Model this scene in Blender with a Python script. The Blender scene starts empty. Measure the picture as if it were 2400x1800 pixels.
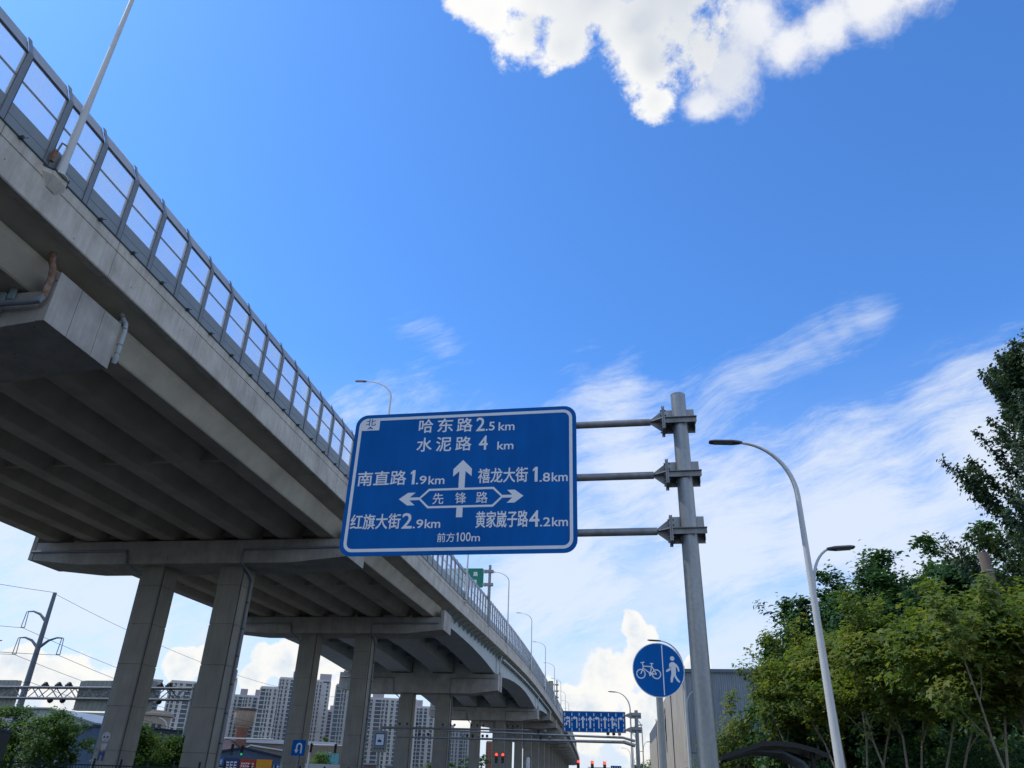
import bpy, math, random
import numpy as np
from mathutils import Vector, Matrix
R_ = math.radians
SC = bpy.context.scene
COL = SC.collection

# ------------------------------------------------------------------ camera
cam_d = bpy.data.cameras.new("camera"); cam = bpy.data.objects.new("camera", cam_d); COL.objects.link(cam)
_X = Vector((0.999444907, -0.0156707906, 0.0293990516))      # camera right, in world axes
_U = Vector((-0.0333148302, -0.470123718, 0.881971548))      # camera up
_F = Vector((0.0, 0.882461396, 0.470384826))                 # view direction
cam.matrix_world = Matrix(((_X.x, _U.x, -_F.x, 0), (_X.y, _U.y, -_F.y, 0), (_X.z, _U.z, -_F.z, 1.5), (0, 0, 0, 1)))
cam_d.sensor_fit = 'HORIZONTAL'; cam_d.sensor_width = 36.0
cam_d.lens = 36.0*1760/2400
cam_d.clip_start = 0.05; cam_d.clip_end = 9000
SC.camera = cam

# ------------------------------------------------------------------ colour management
SC.view_settings.view_transform = 'Standard'; SC.view_settings.look = 'None'
SC.view_settings.exposure = 0.0; SC.view_settings.gamma = 1.0; SC.view_settings.use_curve_mapping = False

# ------------------------------------------------------------------ sun and sky
SUN_AZ, SUN_EL = -80.0, 55.0           # bearing from +Y (clockwise), elevation
sd = bpy.data.lights.new("sun", 'SUN'); so = bpy.data.objects.new("sun", sd); COL.objects.link(so)
sd.energy = 2.6; sd.angle = R_(0.53); sd.color = (1.0, 0.93, 0.82)
sdir = Vector((math.sin(R_(SUN_AZ))*math.cos(R_(SUN_EL)), math.cos(R_(SUN_AZ))*math.cos(R_(SUN_EL)), math.sin(R_(SUN_EL))))
so.rotation_euler = sdir.to_track_quat('Z', 'Y').to_euler()

W = bpy.data.worlds.new("World"); SC.world = W; W.use_nodes = True
def pixdir(px, py):
    """bearing/elevation survey of the clouds, kept as unit directions in world axes"""
    v = _X*(px-1200) + _U*(900-py) + _F*1760
    return v.normalized()
def build_sky():
    nt = W.node_tree; N = nt.nodes; L = nt.links; N.clear()
    out = N.new('ShaderNodeOutputWorld'); bg = N.new('ShaderNodeBackground'); L.new(bg.outputs[0], out.inputs[0])
    sky = N.new('ShaderNodeTexSky'); sky.sky_type = 'NISHITA'; sky.sun_disc = False
    sky.sun_elevation = R_(SUN_EL); sky.sun_rotation = R_(SUN_AZ); sky.air_density = 1.0; sky.dust_density = 0.6; sky.ozone_density = 2.0
    tc = N.new('ShaderNodeTexCoord'); nrm = N.new('ShaderNodeVectorMath'); nrm.operation = 'NORMALIZE'; L.new(tc.outputs['Generated'], nrm.inputs[0])
    D = nrm.outputs[0]
    def val(x):
        return x
    def math_(op, a, b=None, c=None, clamp=False):
        m = N.new('ShaderNodeMath'); m.operation = op; m.use_clamp = clamp
        for i, v in enumerate((a, b, c)):
            if v is None: continue
            if isinstance(v, (int, float)): m.inputs[i].default_value = v
            else: L.new(v, m.inputs[i])
        return m.outputs[0]
    def noise(vec, scale, detail=6, rough=.55, dist=0.0):
        n = N.new('ShaderNodeTexNoise'); n.inputs['Scale'].default_value = scale; n.inputs['Detail'].default_value = detail
        n.inputs['Roughness'].default_value = rough; n.inputs['Distortion'].default_value = dist; L.new(vec, n.inputs['Vector']); return n
    def maprange(v, a, b, c=0., d=1., smooth=True):
        m = N.new('ShaderNodeMapRange'); m.interpolation_type = 'SMOOTHSTEP' if smooth else 'LINEAR'
        L.new(v, m.inputs['Value']); m.inputs['From Min'].default_value = a; m.inputs['From Max'].default_value = b
        m.inputs['To Min'].default_value = c; m.inputs['To Max'].default_value = d; return m.outputs['Result']
    def warp(vec, scale, amt, detail=4):
        n = noise(vec, scale, detail, .6)
        s = N.new('ShaderNodeVectorMath'); s.operation = 'SUBTRACT'; L.new(n.outputs['Color'], s.inputs[0]); s.inputs[1].default_value = (.5, .5, .5)
        m = N.new('ShaderNodeVectorMath'); m.operation = 'SCALE'; L.new(s.outputs[0], m.inputs[0]); m.inputs['Scale'].default_value = amt
        a = N.new('ShaderNodeVectorMath'); a.operation = 'ADD'; L.new(m.outputs[0], a.inputs[0]); L.new(vec, a.inputs[1]); return a.outputs[0]
    def blobs(vec, lst):
        cur = None
        for (px, py, r) in lst:
            c = pixdir(px, py); c2 = pixdir(px+r, py); rr = (c-c2).length
            d = N.new('ShaderNodeVectorMath'); d.operation = 'DISTANCE'; L.new(vec, d.inputs[0]); d.inputs[1].default_value = c
            f = math_('MULTIPLY_ADD', d.outputs['Value'], -1/rr, 1.0)
            cur = f if cur is None else math_('SMOOTH_MAX', cur, f, .25)
        return cur
    def mixc(fac, a, b):
        m = N.new('ShaderNodeMix'); m.data_type = 'RGBA'
        if isinstance(fac, (int, float)): m.inputs[0].default_value = fac
        else: L.new(fac, m.inputs[0])
        for i, v in ((6, a), (7, b)):
            if isinstance(v, tuple): m.inputs[i].default_value = v+(1,)
            else: L.new(v, m.inputs[i])
        return m.outputs[2]
    # clear sky: physical sky pushed to the saturated blue a phone camera gives
    mul = N.new('ShaderNodeMix'); mul.data_type = 'RGBA'; mul.blend_type = 'MULTIPLY'; mul.inputs[0].default_value = 1
    L.new(sky.outputs[0], mul.inputs[6]); mul.inputs[7].default_value = SKY_TINT
    sepx = N.new('ShaderNodeSeparateXYZ'); L.new(D, sepx.inputs[0])
    base = mul.outputs[2]
    # wispy layers
    Dw = warp(D, 2.2, .16, 3)
    tv = (pixdir(2050, 770)-pixdir(1600, 950)).normalized(); vv = pixdir(1800, 860); nv = vv.cross(tv).normalized()
    def fib(vec, sa_, sb_, scale, det, rgh):
        comps = []
        for ax, k in ((tv, sa_), (nv, sb_), (vv, sb_*.5)):
            d = N.new('ShaderNodeVectorMath'); d.operation = 'DOT_PRODUCT'; L.new(vec, d.inputs[0]); d.inputs[1].default_value = ax*k; comps.append(d.outputs['Value'])
        cb = N.new('ShaderNodeCombineXYZ')
        for k_, c_ in enumerate(comps): L.new(c_, cb.inputs[k_])
        return noise(cb.outputs[0], scale, det, rgh)
    cn = fib(Dw, 1.0, 3.6, 4.6, 11, .68)
    cf = fib(Dw, 1.0, 6.5, 13, 8, .7)
    cn2 = noise(D, 11, 8, .6)
    soft = blobs(Dw, SOFT)
    sf = math_('ADD', math_('ADD', math_('MULTIPLY', soft, 1.15), math_('MULTIPLY_ADD', cn.outputs[0], 2.6, -1.22)), math_('MULTIPLY_ADD', cf.outputs[0], .9, -.45))
    sf = math_('ADD', sf, math_('MULTIPLY_ADD', cn2.outputs[0], .5, -.25))
    sa = math_('MULTIPLY', maprange(sf, -.35, 1.05), .88)
    stf = math_('ADD', blobs(Dw, STREAK), math_('MULTIPLY_ADD', cn.outputs[0], 2.2, -1.15))
    sa = math_('MAXIMUM', sa, math_('MULTIPLY', maprange(math_('ADD', stf, math_('MULTIPLY_ADD', cf.outputs[0], 2.0, -1.0)), -.1, 1.5), .50))
    veil = math_('MULTIPLY', maprange(sepx.outputs[2], .50, .10), maprange(math_('ADD', cn.outputs[0], math_('MULTIPLY', cn2.outputs[0], .3)), .34, .80, .30, .92))
    sa = math_('MAXIMUM', sa, veil)
    base = mixc(sa, base, (.80, .875, .985))
    # low haze
    hz = maprange(sepx.outputs[2], .20, -.02)
    base = mixc(math_('MULTIPLY', hz, .75), base, (.74, .82, .93))
    # cumulus
    Dk = warp(D, 7.0, .035, 3)
    fn = noise(Dk, 13, 14, .66)
    vor = N.new('ShaderNodeTexVoronoi'); vor.feature = 'SMOOTH_F1'; vor.inputs['Scale'].default_value = 26; vor.inputs['Smoothness'].default_value = .6; L.new(Dk, vor.inputs['Vector'])
    hard = blobs(Dk, HARD)
    hf = math_('ADD', hard, math_('MULTIPLY_ADD', fn.outputs[0], 2.6, -1.36))
    wf = math_('ADD', blobs(Dk, WISPY), math_('MULTIPLY_ADD', fn.outputs[0], 2.0, -1.05))
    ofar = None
    for (az, el, r) in FILL_CLOUDS:
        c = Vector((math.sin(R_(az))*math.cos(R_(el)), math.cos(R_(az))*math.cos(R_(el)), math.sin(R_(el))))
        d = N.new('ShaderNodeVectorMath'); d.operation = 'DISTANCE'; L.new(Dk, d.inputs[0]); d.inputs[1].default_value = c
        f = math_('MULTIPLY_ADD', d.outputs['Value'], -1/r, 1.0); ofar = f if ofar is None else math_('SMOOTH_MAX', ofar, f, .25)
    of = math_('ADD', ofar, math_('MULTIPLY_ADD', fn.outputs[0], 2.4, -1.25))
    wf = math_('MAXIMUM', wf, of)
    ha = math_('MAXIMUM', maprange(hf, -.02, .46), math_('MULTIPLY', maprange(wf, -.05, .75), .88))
    bn = noise(D, 5.5, 5, .5)
    sh = math_('ADD', math_('MULTIPLY', hard, .55), math_('MULTIPLY_ADD', bn.outputs[0], 1.7, -.95))
    sh = math_('ADD', maprange(sh, -.05, .85, 0, .85), math_('MULTIPLY_ADD', fn.outputs[0], .5, -.25))
    gy = math_('ADD', blobs(D, GREY), math_('MULTIPLY_ADD', bn.outputs[0], 1.2, -.6))
    sh = math_('ADD', sh, math_('MULTIPLY', maprange(gy, .0, .8), .55))
    ccol = mixc(maprange(sh, 0, 1.1, 0, 1, False), (1.0, .998, .985), (.66, .71, .78))
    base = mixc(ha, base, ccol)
    # low towering cumulus: creamy
    low = blobs(Dk, LOWC)
    fn2 = noise(Dk, 24, 10, .6)
    lf = math_('ADD', low, math_('MULTIPLY_ADD', fn2.outputs[0], 1.3, -.7))
    lf = math_('SUBTRACT', lf, math_('MULTIPLY', vor.outputs['Distance'], .35))
    la = maprange(lf, -.02, .14)
    lsh = maprange(math_('ADD', math_('MULTIPLY', lf, .5), math_('MULTIPLY_ADD', fn2.outputs[0], 1.8, -.9)), 0.0, .9)
    lcol = mixc(lsh, (1.0, .985, .94), (.66, .75, .86))
    base = mixc(math_('MULTIPLY', la, .93), base, lcol)
    # below the horizon
    gnd = maprange(sepx.outputs[2], .0, -.03)
    base = mixc(gnd, base, (.12, .12, .12))
    L.new(base, bg.inputs['Color']); bg.inputs['Strength'].default_value = 1.0
SKY_K = 0.085                                    # strength of the physical sky
SKY_TINT = (1.0*SKY_K, 1.90*SKY_K, 2.95*SKY_K, 1)
HARD = [(1085, -15, 60), (1160, 20, 75), (1225, 80, 85), (1310, 105, 80), (1260, -70, 160), (1400, -50, 110),
        (1490, 60, 85), (1520, 160, 95), (1530, 240, 62), (1625, 110, 120), (1600, -60, 190), (1350, -200, 250)]
WISPY = [(1700, 170, 120), (1650, 240, 75), (1760, 60, 120), (1860, 110, 90), (1940, 60, 95), (2050, 0, 115), (2150, -30, 110), (1900, -140, 190)]
GREY = [(1340, -40, 200), (1560, -60, 260), (1690, 150, 150), (1540, 120, 80), (1250, 60, 70)]
SOFT = [(1460, 1080, 190), (1700, 1270, 300), (2020, 1200, 300),
        (2350, 1080, 320), (2250, 1330, 360), (1280, 1380, 260), (950, 1200, 220), (200, 1400, 460), (-300, 1350, 400), (2900, 1200, 500)]
STREAK = [(2040-50*i, 745+int(22*i+.9*i*i), 66+7*i) for i in range(10)]+[(1020, 820, 66), (1055, 865, 60)]
FILL_CLOUDS = [(95, 38, .34), (125, 22, .32), (160, 45, .36), (190, 25, .34), (225, 50, .34), (75, 20, .26), (150, 72, .30), (255, 28, .28), (110, 58, .26)]  # unseen clouds behind and beside the camera, added for whiter, brighter sky light
LOWC = [(1490, 1470, 44), (1525, 1500, 50), (1505, 1560, 75), (1430, 1600, 90), (1385, 1650, 90), (1560, 1560, 50), (1330, 1640, 60), (1290, 1620, 45), (1390, 1700, 90), (1560, 1640, 90), (1500, 1700, 120), (1630, 1560, 40),
        (630, 1540, 55), (680, 1530, 60), (730, 1560, 80), (600, 1580, 45), (790, 1540, 60), (430, 1560, 60), (480, 1540, 40), (180, 1590, 110), (60, 1560, 90), (-200, 1560, 120), (820, 1640, 90), (1050, 1730, 100), (2500, 1560, 120)]
build_sky()

# ------------------------------------------------------------------ materials
def mat(name, col, rough=.7, metal=0., var=.0, vscale=3., bump=0., bscale=30., streak=0., spec=.4, emit=None, estr=0., stain=None, sscale=1.2, samt=.5):
    m = bpy.data.materials.new(name); m.use_nodes = True; nt = m.node_tree; N = nt.nodes; L = nt.links
    p = N['Principled BSDF']; p.inputs['Roughness'].default_value = rough; p.inputs['Metallic'].default_value = metal
    p.inputs['Specular IOR Level'].default_value = spec
    p.inputs['Base Color'].default_value = (*col, 1)
    if emit:
        p.inputs['Emission Color'].default_value = (*emit, 1); p.inputs['Emission Strength'].default_value = estr
    if var or bump or streak or stain:
        tc = N.new('ShaderNodeTexCoord'); V = tc.outputs['Object']; cur = None
        def nz(scale, det, vec=V, rgh=.6):
            n = N.new('ShaderNodeTexNoise'); n.inputs['Scale'].default_value = scale; n.inputs['Detail'].default_value = det; n.inputs['Roughness'].default_value = rgh
            L.new(vec, n.inputs['Vector']); return n.outputs[0]
        def mr(v, a, b, c, d):
            r = N.new('ShaderNodeMapRange'); L.new(v, r.inputs[0]); r.inputs[1].default_value = a; r.inputs[2].default_value = b; r.inputs[3].default_value = c; r.inputs[4].default_value = d; return r.outputs[0]
        def mulf(a, b):
            q = N.new('ShaderNodeMath'); q.operation = 'MULTIPLY'; L.new(a, q.inputs[0]); L.new(b, q.inputs[1]); return q.outputs[0]
        f = None
        if var: f = mr(nz(vscale, 8), .3, .7, 1-var, 1+var)
        if streak:
            mp = N.new('ShaderNodeMapping'); L.new(V, mp.inputs[0]); mp.inputs['Scale'].default_value = (1, 1, .09)
            g = mr(nz(5.5, 6, mp.outputs[0]), .35, .7, 1+streak*.3, 1-streak); f = g if f is None else mulf(f, g)
        c0 = N.new('ShaderNodeRGB'); c0.outputs[0].default_value = (*col, 1); cc = c0.outputs[0]
        if stain:
            mp = N.new('ShaderNodeMapping'); L.new(V, mp.inputs[0]); mp.inputs['Scale'].default_value = (1, 1, .3)
            s = mr(nz(sscale, 9, mp.outputs[0], .7), .52, .72, 0, samt)
            mx = N.new('ShaderNodeMix'); mx.data_type = 'RGBA'; L.new(s, mx.inputs[0]); L.new(cc, mx.inputs[6]); mx.inputs[7].default_value = (*stain, 1); cc = mx.outputs[2]
        if f is not None:
            vm = N.new('ShaderNodeVectorMath'); vm.operation = 'SCALE'; L.new(cc, vm.inputs[0]); L.new(f, vm.inputs['Scale']); cc = vm.outputs[0]
        L.new(cc, p.inputs['Base Color'])
        if bump:
            b = N.new('ShaderNodeBump'); b.inputs['Strength'].default_value = bump; b.inputs['Distance'].default_value = .02
            L.new(nz(bscale, 6), b.inputs['Height']); L.new(b.outputs[0], p.inputs['Normal'])
    return m
def pitted(m, scale=2.2, amt=.6):
    """small form-tie holes and air pits on cast concrete"""
    nt = m.node_tree; N = nt.nodes; L = nt.links; p = N['Principled BSDF']
    src = p.inputs['Base Color'].links[0].from_socket
    tc = N.new('ShaderNodeTexCoord'); v = N.new('ShaderNodeTexVoronoi'); v.inputs['Scale'].default_value = scale; v.inputs['Randomness'].default_value = 1; L.new(tc.outputs['Object'], v.inputs['Vector'])
    r = N.new('ShaderNodeMapRange'); L.new(v.outputs['Distance'], r.inputs[0]); r.inputs[1].default_value = .05; r.inputs[2].default_value = .08; r.inputs[3].default_value = 1-amt; r.inputs[4].default_value = 1
    vm = N.new('ShaderNodeVectorMath'); vm.operation = 'SCALE'; L.new(src, vm.inputs[0]); L.new(r.outputs[0], vm.inputs['Scale']); L.new(vm.outputs[0], p.inputs['Base Color'])
    return m
M = {}
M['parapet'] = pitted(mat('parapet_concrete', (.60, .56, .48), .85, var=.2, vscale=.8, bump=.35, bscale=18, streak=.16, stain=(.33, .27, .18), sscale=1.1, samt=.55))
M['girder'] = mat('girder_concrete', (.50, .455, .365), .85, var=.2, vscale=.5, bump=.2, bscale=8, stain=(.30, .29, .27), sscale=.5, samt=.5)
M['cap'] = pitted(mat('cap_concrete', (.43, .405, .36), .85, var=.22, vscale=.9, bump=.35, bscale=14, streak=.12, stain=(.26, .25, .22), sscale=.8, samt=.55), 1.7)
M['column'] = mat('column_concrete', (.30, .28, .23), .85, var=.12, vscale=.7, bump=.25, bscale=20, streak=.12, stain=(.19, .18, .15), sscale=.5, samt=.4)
M['joint'] = mat('joint_dark', (.09, .09, .085), .9)
M['steel_g'] = mat('girder_paint', (.42, .49, .50), .55, var=.1, vscale=.6, streak=.18)
M['steel_d'] = mat('bracket_paint', (.25, .34, .36), .6, var=.1)
M['post'] = mat('barrier_post_paint', (.215, .245, .27), .5, var=.08, vscale=4)
M['postdk'] = mat('barrier_gasket', (.03, .035, .045), .6)
M['bpanel'] = mat('barrier_panel_paint', (.255, .29, .30), .5, var=.06, vscale=2)
M['toppan'] = mat('barrier_top_paint', (.34, .36, .37), .45, var=.08, vscale=2)
M['rail'] = mat('cable_green', (.03, .055, .055), .6, var=.2, vscale=5)
M['galv'] = mat('galvanised_steel', (.31, .335, .34), .40, .5, var=.10, vscale=14, bump=.03, bscale=60, streak=.18, stain=(.36, .36, .34), sscale=1.5, samt=.3)
M['galvd'] = mat('galvanised_weathered', (.26, .275, .28), .55, .4, var=.25, vscale=6, stain=(.36, .27, .2), sscale=3, samt=.35)
M['lampw'] = mat('lamp_pole_paint', (.62, .635, .62), .38, var=.05, vscale=3)
M['lamph'] = mat('lamp_head_grey', (.06, .065, .075), .5)
M['lens'] = mat('lamp_lens', (.20, .20, .19), .3)
M['signb'] = mat('sign_blue_sheeting', (.0, .125, .44), .6, var=.09, vscale=1.1, spec=.12, streak=.10)
M['signw'] = mat('sign_white_sheeting', (.84, .86, .87), .45, var=.03)
M['signg'] = mat('sign_green_sheeting', (.0, .19, .12), .45)
M['signback'] = mat('sign_back_aluminium', (.27, .285, .25), .5, .2, var=.1, vscale=2)
M['pipew'] = mat('drain_pipe_pvc', (.42, .47, .48), .5, var=.12, vscale=6)
M['piper'] = mat('drain_pipe_rust', (.25, .14, .08), .85, var=.35, vscale=7, stain=(.42, .40, .37), sscale=3, samt=.9)
M['piped'] = mat('drain_pipe_grey', (.22, .25, .28), .6, var=.1)
M['black'] = mat('black_housing', (.015, .015, .018), .5)
M['redl'] = mat('lit_red_lamp', (.5, .02, .01), .4, emit=(1, .05, .03), estr=3.5)
M['greenl'] = mat('lit_green_lamp', (.02, .2, .1), .4, emit=(.05, .6, .3), estr=.6)
M['asphalt'] = mat('asphalt', (.05, .05, .053), .9, var=.2, vscale=2, bump=.3, bscale=60)
M['pave'] = mat('paving', (.045, .043, .038), .9, var=.15, vscale=4, bump=.2, bscale=30)
M['soil'] = mat('ground_soil', (.04, .04, .03), .95, var=.25, vscale=.3)
M['paint'] = mat('road_paint', (.75, .75, .72), .7, var=.08)
M['kerb'] = mat('kerb_stone', (.36, .35, .33), .85, var=.1)
M['bark'] = mat('bark_pale', (.30, .25, .19), .9, var=.3, vscale=8, bump=.5, bscale=25)
M['barkd'] = mat('bark_dark', (.10, .085, .07), .9, var=.3, vscale=6, bump=.5, bscale=20)
M['brownpole'] = mat('old_pole_concrete', (.21, .165, .13), .85, var=.15, vscale=3, streak=.2)
M['corr'] = mat('corrugated_grey_blue', (.27, .31, .335), .5, .1, var=.1, vscale=.3, streak=.22)
M['corrd'] = mat('cladding_trim', (.13, .16, .19), .5)
M['cream'] = mat('cream_render', (.52, .47, .38), .85, var=.1, vscale=.5, streak=.45)
M['creamd'] = mat('cladding_dark_grey', (.12, .125, .14), .7, var=.12, vscale=.6)
M['fence'] = mat('fence_green', (.012, .028, .028), .6)
M['redtext'] = mat('red_letters', (.45, .03, .03), .5)
M['shelter'] = mat('shelter_black', (.012, .014, .017), .45)
M['yellow'] = mat('yellow_panel', (.65, .40, .03), .6)
def glassy(name, tint, keep):
    m = bpy.data.materials.new(name); m.use_nodes = True; nt = m.node_tree; N = nt.nodes; L = nt.links; N.clear()
    out = N.new('ShaderNodeOutputMaterial'); tr = N.new('ShaderNodeBsdfTransparent'); tr.inputs[0].default_value = (*tint, 1)
    tl = N.new('ShaderNodeBsdfTranslucent'); tl.inputs[0].default_value = (.72, .78, .84, 1); gl = N.new('ShaderNodeBsdfGlossy'); gl.inputs['Roughness'].default_value = .12
    df = N.new('ShaderNodeBsdfDiffuse'); df.inputs[0].default_value = (.72, .78, .84, 1)
    tc = N.new('ShaderNodeTexCoord'); n = N.new('ShaderNodeTexNoise'); n.inputs['Scale'].default_value = .8; n.inputs['Detail'].default_value = 7; L.new(tc.outputs['Object'], n.inputs['Vector'])
    r = N.new('ShaderNodeMapRange'); L.new(n.outputs[0], r.inputs[0]); r.inputs[1].default_value = .35; r.inputs[2].default_value = .7; r.inputs[3].default_value = keep-.05; r.inputs[4].default_value = keep+.12
    a = N.new('ShaderNodeMixShader'); a.inputs[0].default_value = .5; L.new(tl.outputs[0], a.inputs[1]); L.new(df.outputs[0], a.inputs[2])
    b = N.new('ShaderNodeMixShader'); L.new(r.outputs[0], b.inputs[0]); L.new(tr.outputs[0], b.inputs[1]); L.new(a.outputs[0], b.inputs[2])
    c = N.new('ShaderNodeMixShader'); c.inputs[0].default_value = .05; L.new(b.outputs[0], c.inputs[1]); L.new(gl.outputs[0], c.inputs[2]); L.new(c.outputs[0], out.inputs[0])
    return m
M['glass'] = glassy('barrier_glass', (.93, .96, .99), .24)
def leafmat(name, cols, trans=.35):
    m = bpy.data.materials.new(name); m.use_nodes = True; nt = m.node_tree; N = nt.nodes; L = nt.links; N.clear()
    out = N.new('ShaderNodeOutputMaterial'); geo = N.new('ShaderNodeNewGeometry')
    cr = N.new('ShaderNodeValToRGB'); e = cr.color_ramp.elements; cr.color_ramp.interpolation = 'LINEAR'
    while len(e) < len(cols): e.new(.5)
    for i, (t, c) in enumerate(cols): e[i].position = t; e[i].color = (*c, 1)
    tc = N.new('ShaderNodeTexCoord'); n = N.new('ShaderNodeTexNoise'); n.inputs['Scale'].default_value = .55; n.inputs['Detail'].default_value = 3; L.new(tc.outputs['Object'], n.inputs['Vector'])
    ad = N.new('ShaderNodeMath'); ad.operation = 'MULTIPLY_ADD'; L.new(geo.outputs['Random Per Island'], ad.inputs[0]); ad.inputs[1].default_value = .5
    sb = N.new('ShaderNodeMath'); sb.operation = 'MULTIPLY_ADD'; L.new(n.outputs[0], sb.inputs[0]); sb.inputs[1].default_value = 1.6; sb.inputs[2].default_value = -.55
    L.new(sb.outputs[0], ad.inputs[2]); L.new(ad.outputs[0], cr.inputs[0])
    df = N.new('ShaderNodeBsdfPrincipled'); df.inputs['Roughness'].default_value = .55; df.inputs['Specular IOR Level'].default_value = .25; L.new(cr.outputs[0], df.inputs['Base Color'])
    tl = N.new('ShaderNodeBsdfTranslucent'); g = N.new('ShaderNodeVectorMath'); g.operation = 'MULTIPLY'; L.new(cr.outputs[0], g.inputs[0]); g.inputs[1].default_value = (1.5, 1.35, .6); L.new(g.outputs[0], tl.inputs[0])
    mx = N.new('ShaderNodeMixShader'); mx.inputs[0].default_value = trans; L.new(df.outputs[0], mx.inputs[1]); L.new(tl.outputs[0], mx.inputs[2]); L.new(mx.outputs[0], out.inputs[0])
    return m
M['leaf_y'] = leafmat('maple_leaves', [(.0, (.06, .13, .036)), (.4, (.12, .19, .045)), (.78, (.22, .27, .06)), (1., (.32, .25, .07))], .5)
M['leaf_d'] = leafmat('dark_maple_leaves', [(.0, (.03, .08, .04)), (.6, (.055, .135, .055)), (1., (.10, .18, .06))], .38)
M['leaf_p'] = leafmat('poplar_leaves', [(.0, (.03, .06, .034)), (.6, (.05, .095, .048)), (1., (.09, .125, .06))], .3)
M['leaf_g'] = leafmat('far_tree_leaves', [(.0, (.05, .12, .03)), (.6, (.09, .19, .04)), (1., (.17, .23, .05))], .45)

# ------------------------------------------------------------------ object helpers
def tag(o, label=None, cat=None, group=None, kind=None):
    if label: o['label'] = label
    if cat: o['category'] = cat
    if group: o['group'] = group
    if kind: o['kind'] = kind
    return o
def thing(name, loc, label, cat, group=None):
    o = bpy.data.objects.new(name, None); COL.objects.link(o); o.location = loc; o.empty_display_size = .3
    return tag(o, label, cat, group)
class MB:
    def __init__(s): s.v = []; s.f = []
    def add(s, vs, fs):
        b = len(s.v); s.v += [tuple(v) for v in vs]; s.f += [tuple(i+b for i in f) for f in fs]; return s
    def hexa(s, p):      # 8 pts: bottom 4 ccw, top 4
        return s.add(p, [(3, 2, 1, 0), (4, 5, 6, 7), (0, 1, 5, 4), (1, 2, 6, 5), (2, 3, 7, 6), (3, 0, 4, 7)])
    def box(s, c, sz, ang=0.):
        cx, cy, cz = c; a, b, h = sz[0]/2, sz[1]/2, sz[2]/2; ca, sa = math.cos(ang), math.sin(ang); pts = []
        for z in (-h, h):
            for x, y in ((-a, -b), (a, -b), (a, b), (-a, b)): pts.append((cx+x*ca-y*sa, cy+x*sa+y*ca, cz+z))
        return s.hexa(pts)
    def obox(s, o, ux, uy, uz, a, b, c):   # oriented box, centre o, half sizes
        o, ux, uy, uz = map(Vector, (o, ux, uy, uz)); pts = []
        for k in (-1, 1):
            for i, j in ((-1, -1), (1, -1), (1, 1), (-1, 1)): pts.append(o+ux*(a*i)+uy*(b*j)+uz*(c*k))
        return s.hexa(pts)
    def tube(s, pts, rad, n=8, cap=True):
        pts = [Vector(p) for p in pts]; m = len(pts); rs = rad if isinstance(rad, (list, tuple)) else [rad]*m
        t0 = (pts[1]-pts[0]).normalized(); ref = Vector((0, 0, 1)) if abs(t0.z) < .9 else Vector((1, 0, 0)); side = t0.cross(ref).normalized(); b = len(s.v)
        for i, p in enumerate(pts):
            t = (pts[min(i+1, m-1)]-pts[max(i-1, 0)]).normalized(); side = (side-t*side.dot(t)).normalized(); up = side.cross(t)
            for k in range(n):
                a = 2*math.pi*k/n; s.v.append(tuple(p+(side*math.cos(a)+up*math.sin(a))*rs[i]))
        for i in range(m-1):
            for k in range(n): s.f.append((b+i*n+k, b+i*n+(k+1) % n, b+(i+1)*n+(k+1) % n, b+(i+1)*n+k))
        if cap: s.f.append(tuple(b+k for k in reversed(range(n)))); s.f.append(tuple(b+(m-1)*n+k for k in range(n)))
        return s
    def sweep(s, secs, close=True, cap=True):   # list of sections, each a list of points
        n = len(secs[0]); b = len(s.v)
        for sec in secs: s.v += [tuple(p) for p in sec]
        for i in range(len(secs)-1):
            for k in range(n if close else n-1): s.f.append((b+i*n+k, b+i*n+(k+1) % n, b+(i+1)*n+(k+1) % n, b+(i+1)*n+k))
        if cap: s.f.append(tuple(b+k for k in range(n))[::-1]); s.f.append(tuple(b+(len(secs)-1)*n+k for k in range(n)))
        return s
    def lathe(s, c, prof, n=20):
        return s.sweep([[(c[0]+r*math.cos(2*math.pi*k/n), c[1]+r*math.sin(2*math.pi*k/n), c[2]+z) for k in range(n)] for r, z in prof])
    def plate(s, o, ux, uy, poly, d0, d1):      # polygon in plane (ux,uy), extruded along normal from d0 to d1
        o, ux, uy = Vector(o), Vector(ux), Vector(uy); nn = ux.cross(uy)
        return s.sweep([[o+ux*x+uy*y+nn*d0 for x, y in poly], [o+ux*x+uy*y+nn*d1 for x, y in poly]])
    def mesh(s, name, m, smooth=False):
        me = bpy.data.meshes.new(name); me.from_pydata(s.v, [], s.f); me.materials.append(m)
        import bmesh
        bm = bmesh.new(); bm.from_mesh(me); bmesh.ops.recalc_face_normals(bm, faces=bm.faces); bm.to_mesh(me); bm.free()
        if smooth: me.shade_smooth(); me.set_sharp_from_angle(angle=R_(40))
        me.update(); return me
def link(name, me, parent=None):
    o = bpy.data.objects.new(name, me); COL.objects.link(o)
    if parent is not None:
        o.parent = parent
        if parent.type == 'EMPTY': o.matrix_parent_inverse = Matrix.LocRotScale(parent.location, parent.rotation_euler, None).inverted()
    return o
def part(name, mb, m, parent=None, smooth=False, kind=None, bevel=0.):
    o = link(name, mb.mesh(name, m, smooth), parent)
    if kind: o['kind'] = kind
    if bevel:
        b = o.modifiers.new('bevel', 'BEVEL'); b.width = bevel; b.segments = 2; b.limit_method = 'ANGLE'
    return o
def struct(name, mb, m, smooth=False): return tag(part(name, mb, m, None, smooth), kind='structure')
def kids(o): return [c for c in bpy.data.objects if c.parent == o]
_tree = {}
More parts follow.
